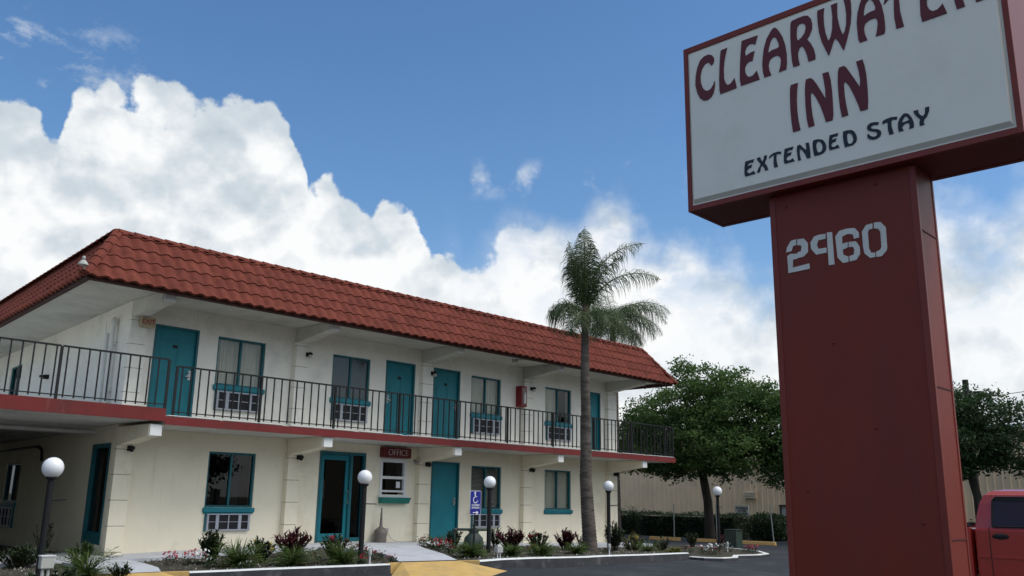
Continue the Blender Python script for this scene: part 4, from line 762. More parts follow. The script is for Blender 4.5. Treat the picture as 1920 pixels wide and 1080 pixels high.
def clump_points(lobes,ncl,per,spread,shell=.55):
    """leaf positions in clumps spread near the surface of a union of lobes, leaving gaps"""
    L=np.array(lobes,float); vol=L[:,3]**2; pk=rng.choice(len(L),ncl,p=vol/vol.sum()); d=rng.normal(size=(ncl,3)); d/=np.linalg.norm(d,axis=1)[:,None]
    r=L[pk,3]*(shell+(1-shell)*rng.random(ncl)**.6)*rng.uniform(.85,1.1,ncl); c=L[pk,:3]+d*r[:,None]*np.array([1,1,.85])
    k=rng.integers(int(per*.5),int(per*1.5),ncl); idx=np.repeat(np.arange(ncl),k); sp_=spread*rng.uniform(.6,1.3,ncl)
    return c, c[idx]+rng.normal(size=(len(idx),3))*sp_[idx][:,None]*np.array([1,1,.6])
m_leafA=leafmat('oak_leaf',(.032,.075,.018),(.13,.21,.055),.55,.42); m_leafB=leafmat('dark_leaf',(.022,.05,.018),(.08,.13,.045),.6,.35)
m_hedge=leafmat('hedge_leaf',(.012,.028,.010),(.045,.08,.025),3,.2); m_bark=mat('bark',(.045,.038,.03),.95,.35,6,.8,25,stretch=(1,1,.3))
def tree(loc,lobes,ncl,per,spread,size,trunk,limbs,label,m,group=None):
    o=empty('tree',loc,0,label,'tree',group)
    mb=MB(); mb.tube(trunk[0],trunk[1],12)
    cs,pts=clump_points(lobes,ncl,per,spread)
    top=Vector(trunk[0][-1]); 
    for l in limbs:
        e_=Vector(l); mid=(top+e_)/2+Vector((random.uniform(-.2,.2),random.uniform(-.2,.2),-.15)); mb.tube([top-Vector((0,0,.15)),mid,e_],[trunk[1][-1]*.65,trunk[1][-1]*.4,.03],8)
        for k in range(5):
            c=Vector(cs[rng.integers(len(cs))]); 
            if (c-e_).length<2.2: mb.tube([mid.lerp(e_,.5),(mid.lerp(e_,.5)+c)/2+Vector((0,0,.1)),c],[.04,.025,.01],5)
    near=cs[rng.integers(0,len(cs),60)]
    for c in near:
        c=Vector(c); l=min((Vector(q) for q in limbs),key=lambda q:(q-c).length); mb.tube([l,(l+c)/2+Vector((0,0,.12)),c],[.03,.02,.008],5)
    mb.build('trunk',m_bark,o); link('crown',leafmesh(pts,size),m,o); return o
def rel(L,loc): return [(x-loc[0],y-loc[1],z-loc[2],r) for x,y,z,r in L]
loc=(30.3,1.75,-.4)
L1=[(30.5,4.9,3.9,1.5),(30,3.0,4.9,1.7),(31,1.2,5.0,1.7),(30,-.6,4.4,1.7),(30,2,3.8,1.9),(29.6,5.3,3.2,1.0),(30.2,-2.2,3.6,1.6),(30.4,2.6,6.5,.9),(30.3,.7,5.9,1.0),(29,1.0,3.4,1.3),(29.2,3.9,3.2,1.3),(31.2,-3.6,3.6,1.6),(28.7,-.6,3.1,1.1),(30,6.0,3.9,.9),(30.3,-.9,5.4,.8),(29.8,.6,2.9,1.0),(29.9,3.4,2.9,1.0),(30.3,-1.6,2.5,1.0),(30.2,-3,2.6,1.0),(30,-2.4,2.9,1.2),(30.2,5.0,4.9,.9),(30.2,-1.9,4.9,.9)]
tree(loc,rel(L1,loc),1900,52,.20,.14,([(0,0,-.3),(0,.02,.6),(.03,.08,1.6),(.05,.25,2.5),(0,.4,3.3)],[.26,.2,.18,.17,.14]),[(0,2.6,3.9),(.3,1.2,5.2),(.4,-.6,5.4),(-.2,-2.4,4.4),(-.8,-.6,3.9),(-.6,2.2,3.6),(.5,-4.4,4.1)],'big dark green oak between the motel and the pylon sign',m_leafA)
loc=(30,-8.7,-.4)
L2=[(30,-8.0,4.3,1.1),(30.3,-9.2,4.1,1.1),(30,-7.2,3.5,1.1),(30,-8.6,3.2,1.2),(30,-10.1,3.0,.9),(30,-6.6,2.7,.8),(29.5,-8,2.6,.8)]
tree(loc,rel(L2,loc),560,56,.17,.13,([(0,0,-.2),(0,-.05,1.6),(.05,.15,2.6),(0,.3,3.2)],[.17,.14,.13,.1]),[(0,.7,4.4),(.2,-.5,4.5),(0,1.5,3.8),(0,-1.2,3.5)],'dark small-leaved tree behind the red pickup truck',m_leafB)
loc=(29.5,-12.6,-.4)
L3=[(29.5,-11.7,3.6,1.0),(29.5,-12.8,4.3,1.4),(29.6,-14,3.9,1.4),(29.5,-11.9,2.7,.8),(29.6,-13.4,2.9,1.3),(29.5,-11.2,4.3,.55)]
tree(loc,rel(L3,loc),520,56,.17,.13,([(0,0,-.2),(.05,.02,1.6),(.05,.1,2.6)],[.17,.15,.12]),[(0,.8,3.8),(0,-.3,4.5),(0,-1.4,4.2)],'dark tree at the far right edge above the pickup cab',m_leafB)
# woods behind the warehouse are hidden; trees across the street that the windows mirror
loc=(0,0,0)
TB=[(0,0,5.5,2.6),(1.8,.6,5,2.0),(-1.9,-.3,4.8,2.1),(.3,.5,7.2,1.9),(-.6,-1,3.6,1.8),(2.6,-.5,6.2,1.4)]
T0=tree((8,-52,-.6),TB,300,26,.42,.4,([(0,0,-.2),(.1,0,1.8),(0,.1,3.4)],[.4,.32,.26]),[(1.5,.4,5),(-1.5,-.2,5),(.2,.4,6.6)],'street tree across the road, leftmost of the row behind the viewer',m_leafB,'trees across the road')
TL=['street tree across the road, second from the left in the row','street tree across the road, third from the left, taller','street tree across the road, shortest of the row','street tree across the road, fifth from the left','street tree across the road, sixth from the left','street tree across the road, farthest and largest','unseen lone tree added beyond the left wing of the motel to darken reflections','unseen tree added far behind the side drive to darken its glass, nearest the motel','unseen tree added far behind the side drive to darken its glass, between two others','unseen tree added beyond the left side drive to darken its glass, farthest back']  # last four are unseen trees added to darken the side glass reflections
for i,(x,y,rz,s_) in enumerate(((16,-54,1,1.1),(24,-50,2,1.25),(33,-53,3,1.05),(43,-51,4,1.2),(53,-48,5,1.15),(64,-45,.5,1.3),(-26,2,1.2,1.1),(-9,44,2.5,1.25),(-16,52,3.6,1.25),(-24,60,5,1.3))):
    c=copy_tree(T0); c['label']=TL[i]; c.location=(x,y,-.6); c.rotation_euler=(0,0,rz); c.scale=(s_,)*3
# hedges and round bushes
def hedge(name,x0,x1,y0,y1,z0,z1,n,label,round_=False,size=.085,cat='hedge'):
    cx,cy,cz=(x0+x1)/2,(y0+y1)/2,(z0+z1)/2; o=empty(name,(cx,cy,z0),0,label,cat); P=[]
    u=rng.uniform(-1,1,(n,3))
    if round_:
        d=rng.normal(size=(n,3)); d/=np.linalg.norm(d,axis=1)[:,None]; p=d*(rng.uniform(.82,1.03,n))[:,None]
        p=np.sign(p)*np.abs(p)**.8
    else:
        f=rng.integers(0,3,n); p=u.copy(); s_=np.where(rng.random(n)<.5,-1,1)*rng.uniform(.85,1.0,n)
        for k in range(3): p[f==k,k]=s_[f==k]
        p[:,2]+= .10*np.sin(p[:,1]*11)*(p[:,2]>0)+.07*np.sin(p[:,1]*29+1)*(p[:,2]>0)
    p=p*np.array([(x1-x0)/2,(y1-y0)/2,(z1-z0)/2])+np.array([0,0,cz-z0])
    p+=rng.normal(size=p.shape)*.035
    link('foliage',leafmesh(p,size,.55),m_hedge,o)
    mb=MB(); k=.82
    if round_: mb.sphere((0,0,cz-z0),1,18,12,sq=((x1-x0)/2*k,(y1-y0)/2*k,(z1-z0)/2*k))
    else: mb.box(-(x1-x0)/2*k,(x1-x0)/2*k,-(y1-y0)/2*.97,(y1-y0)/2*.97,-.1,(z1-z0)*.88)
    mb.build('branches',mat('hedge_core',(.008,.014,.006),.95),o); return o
hedge('hedge',31.6,33.0,1.35,9.2,-.45,.66,16000,'long clipped dark green hedge in front of the tan warehouse')
hedge('round_bush',31.4,33.0,-.75,.95,-.45,.76,5500,'round clipped bush behind the longest yellow parking block',True,cat='bush')
hedge('round_bush',31.4,33.0,-3.4,-1.45,-.45,.68,4500,'dark bush half hidden behind the edge of the pylon',True,cat='bush')
hedge('hedge',31.6,33,-16,-4.6,-.45,.6,9000,'hedge behind the red pickup truck')
# ------------------------------------------------------------------ palms
m_frond=leafmat('palm_frond',(.04,.07,.03),(.11,.15,.06),2.0,.3); m_rach=mat('frond_stem',(.09,.11,.04),.6,.2,8)
m_ptr=mat('palm_trunk',(.13,.11,.095),.95,.25,4,.9,12,.1,col2=(.065,.055,.048),c2s=3,c2lo=.45,c2hi=.6,stretch=(1,1,4))
def frond(lv,rv,base,azd,el,L,droop,nl=85,ll=.42):
    az=R(azd); h=rt*math.cos(az)+Vector((fw.x,fw.y,0)).normalized()*math.sin(az); p=Vector(base); e_=R(el); pts=[p.copy()]; dirs=[]
    seg=18
    for i in range(seg):
        t=(i+.5)/seg; a=e_-droop*t**1.3; d=h*math.cos(a)+Vector((0,0,1))*math.sin(a); p=p+d*(L/seg); pts.append(p.copy()); dirs.append(d)
    rv.tube(pts,[.022*(1-i/(seg+1))+.004 for i in range(seg+1)],5)
    side0=h.cross(Vector((0,0,1))).normalized()
    for i in range(nl):
        t=.12+.88*i/nl; f=t*seg; k=min(int(f),seg-1); q=pts[k].lerp(pts[k+1],f-k); d=dirs[k]
        nrm=side0.cross(d).normalized()
        lL=ll*(math.sin(math.pi*min(1,t*.95+.08))**.6)*random.uniform(.75,1.15)
        for sgn in (-1,1):
            tw=random.uniform(-.7,.7); s_=(side0*sgn*math.cos(tw)+nrm*math.sin(tw)).normalized()
            v=(s_*.85+d*.55).normalized(); w=d.cross(v).normalized()*.0+d*.0062
            a=q; b=q+v*lL*.42+Vector((0,0,-.03*lL)); c=q+v*lL*.72+Vector((0,0,-.28*lL)); e2=q+v*lL*.84+Vector((0,0,-.72*lL))
            lv.add([a-w,a+w,b+w*1.2,b-w*1.2,c+w,c-w,e2],[(0,1,2,3),(3,2,4,5),(5,4,6)])
def palm(loc,trunk,rad,fr,label,nl=85,ll=.42,rings=120):
    o=empty('palm_tree',loc,0,label,'palm tree'); mb=MB()
    P=[Vector(p) for p in trunk]; n=rings; pts=[];rr=[]
    for i in range(n+1):
        f=i/n*(len(P)-1); k=min(int(f),len(P)-2); pts.append(P[k].lerp(P[k+1],f-k)); r0=rad[k]+(rad[k+1]-rad[k])*(f-k); rr.append(r0*(1+(.05 if i%2 else -.02)))
    mb.tube(pts,rr,16); mb.build('trunk',m_ptr,o)
    top=P[-1]
    mb=MB(); mb.tube([top-Vector((0,0,.25)),top+Vector((0,0,.15)),top+Vector((0,0,.55))],[rad[-1]*1.0,rad[-1]*1.25,.05],12); mb.build('crown_shaft',mat('crown_shaft',(.14,.10,.06),.8,.3,10),o)
    for a,e_,L,dr in fr:
        L*=1.05; lv=MB();rv=MB(); frond(lv,rv,top+Vector((0,0,.2)),a,e_,L,dr,nl,ll)
        mb=MB(); mb.add(lv.v,lv.f); mb.add(rv.v,rv.f,1); mb.build('frond',[m_frond,m_rach],o)
    return o
palm((14.95,-4.09,-.12),[(0.05,-.05,-.1),(.0,.0,.9),(-.03,.04,1.8),(-.02,.03,3.1),(-.04,.05,4.4),(-.04,.04,5.75)],[.185,.165,.15,.125,.115,.09],
 [(90,88,2.45,.35),(265,87,2.25,.5),(185,86,2.0,.35),(8,88,2.8,1.5),(100,86,2.2,.5),(280,84,1.9,.6),(200,85,1.8,.5),(350,80,1.9,.9),(150,83,1.55,.4),(40,82,1.75,.6),(220,84,1.5,.5),(3,70,2.5,1.75),(180,55,1.15,2.4),(196,45,1.0,2.2),(10,30,1.3,2.0),(60,25,1.3,1.9),(110,25,1.2,1.9),(252,15,1.1,1.8),(312,20,1.1,1.9)],'tall slender queen palm rising in front of the right half of the motel',84,.64)
palm((27.55,4.45,-.5),[(0,0,-.1),(0,.05,3),(-.05,0,6),(-.1,.05,9.0)],[.2,.17,.15,.12],
 [(0,55,2.9,1.9),(12,45,2.8,1.8),(345,50,2.7,2.0),(30,60,2.5,1.7),(350,25,2.4,1.7),(5,15,2.1,1.4),(60,60,2.4,1.7),(100,75,2.1,1.2),(140,50,2.2,1.9),(180,55,2.2,2.0),(200,35,2.0,1.9),(230,50,2.1,1.9),(270,40,2.0,1.9),(300,45,2.1,1.9),(320,30,2.1,1.8),(20,-5,1.7,1.1),(160,10,1.7,1.5),(250,0,1.6,1.3),(340,-15,1.6,1.0),(90,20,1.9,1.6),(200,0,1.5,1.4),(0,-25,1.5,.9),(25,0,1.8,1.3),(60,-10,1.6,1.2),(300,-10,1.6,1.2),(270,-20,1.5,1.0),(180,-20,1.4,1.0),(15,35,2.3,1.9)],'bushy second palm showing above the right end of the tiled roof',72,.7)
# ------------------------------------------------------------------ garden plants
m_fern=leafmat('fern_leaf',(.045,.085,.018),(.13,.19,.045),6,.3); m_crot=leafmat('croton_leaf',(.030,.010,.014),(.13,.022,.035),9,.2); m_dkg=leafmat('shrub_leaf',(.014,.028,.012),(.05,.075,.03),7,.2); m_yg=leafmat('yellow_green_leaf',(.10,.12,.02),(.28,.27,.05),8,.3)
m_fr=mat('red_petal',(.30,.010,.022),.6,.25,20); m_fp=mat('pink_petal',(.60,.10,.13),.6,.25,20); m_fw=mat('white_petal',(.72,.72,.70),.6,.08,20); m_fy=mat('yellow_petal',(.70,.52,.12),.6,.2,20); m_fc=mat('cream_petal',(.75,.68,.36),.6,.15,20); m_fm=mat('magenta_petal',(.28,.012,.05),.6,.2,20)
m_stem=mat('stem',(.05,.045,.025),.9,.2)
def gz(x,y): return (zf(x) if x<17.3 else isz(x))-.035
def blade(mb,p,az,el,L,w,droop,seg=4,mi=0):
    h=Vector((math.cos(az),math.sin(az),0)); s=Vector((-math.sin(az),math.cos(az),0)); q=Vector(p); L0=L/seg; vs=[q-s*w*.4,q+s*w*.4]
    for i in range(seg):
        a=el-droop*((i+.5)/seg); q=q+(h*math.cos(a)+Vector((0,0,1))*math.sin(a))*L0; ww=w*(1-((i+1)/seg)**1.6)*(1 if i<seg-1 else .05)
        vs+=[q-s*ww*.5,q+s*ww*.5]
    mb.add(vs,[(2*i,2*i+1,2*i+3,2*i+2) for i in range(seg)],mi)
def flower(mb,c,r,mi=0,n=5):
    c=Vector(c); nn=Vector((random.uniform(-.5,.1),random.uniform(-1,-.3),random.uniform(.2,.9))).normalized(); a=nn.cross(Vector((0,0,1))).normalized(); b=nn.cross(a); t0=random.uniform(0,2)
    for k in range(n):
        t=t0+2*math.pi*k/n; d=a*math.cos(t)+b*math.sin(t); e_=a*math.cos(t+.55)+b*math.sin(t+.55); f=a*math.cos(t-.55)+b*math.sin(t-.55)
        mb.add([c,c+f*r*.75+nn*r*.25,c+d*r+nn*r*.15,c+e_*r*.75+nn*r*.25],[(0,1,2,3)],mi)
def start(name,x,y,label,cat,group=None): return empty(name,(x,y,gz(x,y)),random.uniform(0,6),label,cat,group)
def fern(x,y,w,h,label,m=m_fern,n=70,bw=.014,name='fern_clump'):
    n=int(n*1.7)
    o=start(name,x,y,label,'fern' if name=='fern_clump' else 'plant'); mb=MB()
    for i in range(n):
        az=random.uniform(0,6.283); el=random.uniform(.35,1.4); L=(h*math.sin(el)+w*.5*math.cos(el))*random.uniform(.8,1.2)*1.1
        q=(random.uniform(-.04,.04),random.uniform(-.04,.04),0)
        blade(mb,q,az,el,L,bw,random.uniform(.5,1.3),4)
        # pinnate side leaflets
        hh=Vector((math.cos(az),math.sin(az),0)); s=Vector((-math.sin(az),math.cos(az),0)); p=Vector(q)
        for k in range(13):
            a=el-.9*(k/13); p=p+(hh*math.cos(a)+Vector((0,0,1))*math.sin(a))*L/14
            if k<2: continue
            for sg in (-1,1):
                e_=p+s*sg*.06*(1.15-k/14)+hh*.035+Vector((0,0,random.uniform(-.01,.03))); mb.add([p-hh*.010,p+hh*.010,e_],[(0,1,2)])
    mb.build('foliage',m,o); return o
def blades(x,y,w,h,label,m=m_fern,n=16):
    o=start('blade_plant',x,y,label,'plant'); mb=MB()
    for i in range(n): blade(mb,(random.uniform(-w*.3,w*.3),random.uniform(-w*.3,w*.3),0),random.uniform(0,6.28),random.uniform(1.1,1.5),h*random.uniform(.55,1.05),.04,random.uniform(0,.25),5)
    mb.build('foliage',m,o); return o
def shrub(x,y,w,h,label,m,name='shrub',cat='shrub',nst=14,leaf=.11,lw=.032,per=26,fl=None,nf=0,fr=.05,group=None,droop=.5):
    o=start(name,x,y,label,cat,group); mb=MB(); st=MB(); nst=int(nst*1.35); per=int(per*1.35); w*=1.08; h*=1.05
    tips=[]
    for i in range(nst):
        az=random.uniform(0,6.283); rr=w*.5*math.sqrt(random.random()); hh=h*(1-.35*(rr/(w*.5))**2)*random.uniform(.75,1.0)
        tip=Vector((rr*math.cos(az),rr*math.sin(az),hh)); st.tube([(tip.x*.15,tip.y*.15,-.02),(tip.x*.6,tip.y*.6,hh*.5),tip],[.009,.007,.004],5); tips.append(tip)
        for k in range(per):
            t=random.uniform(.25,1.0); p=Vector((tip.x*(.15+.85*t),tip.y*(.15+.85*t),hh*t)); blade(mb,p,random.uniform(0,6.283),random.uniform(.1,1.2),leaf*random.uniform(.7,1.25),lw,random.uniform(.2,droop*2),3)
    mb.build('foliage',m,o); st.build('stem',m_stem,o)
    if fl:
        cr_=o.matrix_world
        for k in range(nf):
            f=MB(); tp=random.choice(tips); c=tp*random.uniform(.8,1.05)+Vector((random.uniform(-.04,.04),random.uniform(-.04,.04),.03)); c.z=max(c.z,h*.45); flower(f,c,fr); mm=fl[k%len(fl)]; f.build('flower',mm,o)
    return o
def bedding(x,y,w,h,label,cols,n=16,r=.03,group=None,cat='flowers'):
    o=start('bedding_flowers',x,y,label,cat,group); mb=MB()
    for i in range(int(120*w/.3)):
        a=random.uniform(0,6.283); q=w*.5*math.sqrt(random.random()); blade(mb,(q*math.cos(a),q*math.sin(a),h*random.uniform(.0,.65)),random.uniform(0,6.28),random.uniform(.1,1.2),.055,.026,.5,2)
    mb.build('foliage',m_dkg,o)
    for j,mm in enumerate(cols):
        k_=n//len(cols); f=MB()
        for i in range(k_):
            a=random.uniform(0,6.283); q=w*.5*math.sqrt(random.random()); flower(f,(q*math.cos(a),q*math.sin(a),h*random.uniform(.6,1.05)),r*.85)
            if k_<=14: f.build('flower',mm,o); f=MB()
        if k_>14: f.build('flowers',mm,o)
    return o
# left corner bed
shrub(2.9,-1.2,1.1,.35,'low dark spreading shrub behind the nearest globe lamp, in front of the side drive',m_dkg,nst=26,leaf=.09,per=30)
shrub(.9,-5.6,.45,.40,'yellow-green bush in the lower left corner',m_yg,nst=16,leaf=.08,per=30)
shrub(2.05,-5.2,.7,.30,'low dark green plant behind the beige electrical box at the lower left',m_dkg,nst=18,leaf=.07,per=26)
shrub(3.55,-2.2,.44,.45,'rounded glossy green shrub left of the corner pillar',leafmat('glossy_leaf',(.02,.045,.012),(.07,.12,.03),8,.2),nst=20,leaf=.07,per=36)
fern(2.95,-4.0,.5,.46,'bright fern clump in front of the rounded shrub at the left',n=80)
shrub(3.3,-4.35,.35,.22,'small leafy plant beside the left corner ramp',m_dkg,nst=10,leaf=.09,per=16)
shrub(4.2,1.3,.5,.75,'thin dark sapling growing against the shaded side wall',m_dkg,nst=7,leaf=.09,per=12)
# middle bed
bedding(4.9,-2.7,.24,.26,'red bedding flowers left of the tall dark shrub, nearest the corner pillar',[m_fm,m_fr],14,.03,cat='flowers')
bedding(5.2,-2.75,.26,.26,'dark red flowers between the corner path and the white flowers',[m_fr],12,.03)
bedding(5.35,-2.95,.28,.26,'white flowers with a few red ones at the left foot of the tall dark shrub',[m_fw,m_fw,m_fr],18,.032)
shrub(5.6,-2.85,.42,.60,'tall dark green upright shrub below the left end of the first ground floor window',m_dkg,nst=18,leaf=.12,lw=.035,per=34)
bedding(5.25,-3.6,.34,.18,'low white flowers near the kerb left of the fern',[m_fw],10,.03)
bedding(5.55,-4.2,.3,.14,'tiny scattered white blooms in front of the fern clump',[m_fw],6,.026)
blades(6.05,-2.9,.3,.52,'stiff upright blade-leaved plant below the first ground floor window')
fern(5.65,-3.7,.66,.42,'wide bright fern clump beneath the first ground floor window',n=110)
shrub(6.35,-3.25,.52,.46,'dark shrub with yellow blooms right of the wide fern',m_dkg,nst=18,leaf=.10,per=30,fl=[m_fy],nf=6,fr=.05)
shrub(7.45,-2.6,.72,.52,'big dark red croton left of the office door',m_crot,nst=26,leaf=.15,lw=.042,per=22,name='croton')
fern(6.45,-4.2,.6,.34,'spiky fern clump in front of the big dark red croton',n=90)
bedding(6.9,-4.3,.2,.2,'small red and white bloom alone between two ferns',[m_fr,m_fw],8,.026)
shrub(7.55,-3.9,.56,.52,'hibiscus with large pink blooms in front of the office door',m_dkg,nst=20,leaf=.08,lw=.035,per=30,fl=[m_fp,m_fr],nf=6,fr=.062,name='hibiscus')
fern(7.2,-4.65,.46,.42,'fern clump at the foot of the office hibiscus',n=80)
bedding(8.45,-3.2,.4,.24,'red and white flowers behind the lamp by the office path',[m_fr,m_fw,m_fm],30,.03)
bedding(8.3,-3.9,.34,.22,'mixed red flowers beside the lamp in front of the office',[m_fr,m_fr,m_fw],22,.03)
bedding(8.0,-4.6,.32,.2,'red and white flowers at the path edge near the yellow ramp',[m_fr,m_fw],20,.03)
bedding(7.25,-5.15,.18,.2,'single red flower cluster close to the kerb left of the lamp',[m_fr],9,.028)
bedding(7.95,-5.1,.2,.16,'last red flower beside the corner of the yellow ramp',[m_fr],8,.028)
# right bed
bedding(11.5,-1.95,.36,.26,'red flowers right beside the path below the third pillar',[m_fr,m_fm],16,.03)
fern(11.75,-2.05,.5,.3,'low grassy clump in front of the ground floor teal door',n=60)
bedding(10.75,-3.1,.3,.2,'white flowers on the right edge of the office path',[m_fw],9,.034)
bedding(10.45,-3.75,.46,.28,'pink and red flowers left of the green water valve',[m_fp,m_fr,m_fp],30,.034)
bedding(10.15,-4.35,.3,.18,'white and red flowers nearest the yellow ramp on its right side',[m_fw,m_fr],12,.03)
shrub(11.55,-2.9,.42,.46,'leafy green shrub directly left of the green water valve',m_dkg,nst=14,leaf=.09,per=26,fl=[m_fp],nf=2)
fern(9.85,-5.2,.5,.3,'fern clump at the foot of the blue accessible sign',n=80)
shrub(13.2,-2.6,.4,.5,'dark plant just behind the lamp beside the blue sign',m_dkg,nst=12,leaf=.12,per=24)
shrub(12.7,-3.6,.62,.52,'dark red croton right of the lamp beside the blue sign',m_crot,nst=22,leaf=.14,lw=.04,per=22,name='croton',fl=[m_fp],nf=1)
shrub(13.1,-4.1,.56,.50,'pink flowering hibiscus left of the palm trunk, between two crotons',m_dkg,nst=18,leaf=.08,lw=.034,per=28,fl=[m_fp,m_fr],nf=7,fr=.055,name='hibiscus')
fern(11.6,-5.5,.42,.3,'fern clump in front of the pink hibiscus near the kerb',n=70)
fern(10.8,-5.4,.34,.25,'small fern behind the square garden floodlight',n=60)
bedding(12.3,-4.6,.3,.2,'pink and red flowers low between croton and hibiscus',[m_fp,m_fr],12,.03)
shrub(14.5,-3.75,.56,.52,'dark red croton directly left of the palm trunk',m_crot,nst=20,leaf=.14,lw=.04,per=22,name='croton')
fern(13.2,-5.15,.4,.25,'flat fern clump below the left side of the palm trunk',n=60)
shrub(16.2,-2.9,.36,.5,'croton half hidden behind the palm trunk',m_crot,nst=10,leaf=.14,per=18,name='croton')
bedding(14.6,-5.0,.28,.16,'few red blooms at the foot of the palm trunk',[m_fr],6,.028)
shrub(16.3,-3.9,.55,.72,'tall dark leafy shrub around the foot of the lamp at the motel end',m_dkg,nst=20,leaf=.14,lw=.04,per=26)
shrub(17.9,-3.3,.8,.55,'loose bush with cream and yellow blooms right of the motel corner lamp',leafmat('olive_leaf',(.04,.05,.015),(.14,.13,.05),7,.25),nst=20,leaf=.11,per=22,fl=[m_fc,m_fy],nf=6,fr=.07)
fern(17.3,-4.2,.44,.42,'bright green clump in front of the cream flowered bush',n=60)
shrub(19.5,-3.2,.55,.42,'grey-green leafy shrub left of the parking block row',leafmat('grey_leaf',(.05,.06,.035),(.13,.14,.09),8,.25),nst=14,leaf=.1,per=24)
shrub(17.75,-4.75,.5,.22,'low yellow-green mound on the island near the kerb',m_yg,nst=16,leaf=.06,per=30)
for a in ((18.6,-4.6,.34,.26,'red salvia flowers right of the low yellow-green mound',[m_fr]),(19.4,-4.6,.34,.24,'red flowers on the island left of the white cluster',[m_fr]),(18.7,-5.2,.4,.2,'white flowers nearest the kerb on the left part of the island',[m_fw]),(20.4,-4.2,.5,.26,'white flower cluster in the middle of the island',[m_fw]),(18.9,-5.3,.24,.22,'magenta flowers against the white kerb curve',[m_fm]),(21.1,-4.3,.5,.26,'white flowers left of the farthest lamp post',[m_fw]),(21.4,-4.9,.5,.2,'red flowers between the farthest lamp and the island tip',[m_fm,m_fr]),(22.3,-4.5,.4,.2,'red flowers at the right tip of the island',[m_fr])):
    bedding(a[0],a[1],a[2],a[3],a[4],a[5],14,.034)
shrub(23.0,-2.0,.5,.5,'bushy green plant in front of the middle parking block',m_dkg,nst=16,leaf=.1,per=24)
shrub(23.0,-3.0,.4,.5,'reddish plant beside the green utility cabinet',m_crot,nst=12,leaf=.1,per=20)
shrub(30.9,8.0,.9,1.5,'spiky dark yucca-like plant rising from the left end of the hedge',m_dkg,nst=9,leaf=.34,lw=.05,per=30)
shrub(30.9,6.0,.9,1.25,'second spiky plant in the hedge, just right of the tallest one',m_dkg,nst=8,leaf=.3,lw=.05,per=26)

# ------------------------------------------------------------------ pickup truck (faces -Y)
T=empty('pickup_truck',(12.4,-14.9,-.45),0,'red pickup truck parked at the right edge behind the pylon sign','truck')
m_car=mat('red_car_paint',(.36,.016,.009),.28,.06,3,0,20,.5,coat=.8); m_rub=mat('tyre_rubber',(.02,.02,.02),.85,.1); m_cgl=glassmat('car_glass',(.30,.38,.38),.9)
def tp(p): return (p[0]-1.0,p[1],p[2])   # x: 0..2 across, y: + is back
Y0=.85                                     # rear of cab in local y
def body(mb,prof,x0,x1,mi=0): mb.prism(prof,x0-1.0,x1-1.0,0,mi)
def arch(yc,r,n=9): return [(yc+r*math.cos(R(180-180*i/n)),.36+r*math.sin(R(180-180*i/n))) for i in range(n+1)]
mb=MB(); fy=Y0-3.3
cabp=[(Y0,.45),(Y0,1.27),(Y0-1.75,1.27),(Y0-1.95,1.24),(fy+.1,1.10),(fy,.95),(fy,.5)]+[(a,b) for a,b in arch(fy+.85,.43)]
cabp=[(Y0,.45),(Y0,1.275),(Y0-1.75,1.275),(Y0-1.95,1.24),(fy+.15,1.12),(fy,.98),(fy,.48),(fy+.38,.42)]+arch(fy+.85,.44)[1:-1]+[(fy+1.32,.42)]
body(mb,cabp,0,1.95); mb.build('body',m_car,T,bevel=.03)
mb=MB(); by0,by1=Y0+.05,Y0+2.15
bedp=[(by0,.45),(by0+.55,.43)]+arch(by0+1.05,.44)[1:-1]+[(by0+1.55,.43),(by1,.5),(by1,1.29),(by0,1.29)]
for xa,xb in ((0,.09),(1.86,1.95)): body(mb,bedp,xa,xb)
mb.box(-.91,.86,by0,by1,.6,.68); mb.box(-.91,.86,by0,by0+.06,.68,1.27); mb.box(-.91,.86,by1-.08,by1-.002,.68,1.27); mb.build('cargo_bed',m_car,T,bevel=.02)
mb=MB()
for xa,xb in ((-.01,.11),(1.84,1.96)): mb.box(xa-1.0,xb-1.0,by0+.01,by1,1.291,1.325)
mb.build('bed_rail_cap',m_rub,T,bevel=.01)
# greenhouse: tapered cab top with pillars
def loop(z,ins,yr,yf): return [(-1+ins,yr,z),(.95-ins,yr,z),(.95-ins,yf,z),(-1+ins,yf,z)]
mb=MB(); lv=[loop(1.274,.03,Y0-.0,Y0-1.72),loop(1.40,.05,Y0-.02,Y0-1.55),loop(1.62,.10,Y0-.07,Y0-1.25),loop(1.74,.14,Y0-.13,Y0-1.06),loop(1.80,.20,Y0-.22,Y0-.98),loop(1.825,.32,Y0-.4,Y0-.9)]
for a,b in zip(lv[:-1],lv[1:]):
    mb.add(a+b,[(i,(i+1)%4,(i+1)%4+4,i+4) for i in range(4)],0,False)
mb.add(lv[-1],[(0,1,2,3)]); mb.build('cab',m_car,T,bevel=.02)
mb=MB()
def gl(xs_,pts,off): mb.add([(xs_*(1.0-ins)+off,y,z) for y,z,ins in pts],[tuple(range(len(pts)))])
pts=[(Y0-.245,1.30,.03),(Y0-1.45,1.30,.03),(Y0-1.15,1.62,.10),(Y0-1.02,1.71,.125),(Y0-.30,1.71,.125),(Y0-.255,1.66,.112)]
gl(-1,pts,-.012); mb.build('side_window',m_cgl,T); mb=MB(); mb.add([(.95-ins+.012,y,z) for y,z,ins in pts],[tuple(range(len(pts)))]); mb.build('side_window',m_cgl,T)
mb=MB(); 
for i in range(len(pts)):
    a=pts[i];b=pts[(i+1)%len(pts)]; mb.tube([(-(1-a[2])-.013,a[0],a[1]),(-(1-b[2])-.013,b[0],b[1])],.013,5)
mb.box(-.905,-.895,Y0-1.1,Y0-.29,1.655,1.70); mb.build('window_seal',m_rub,T)
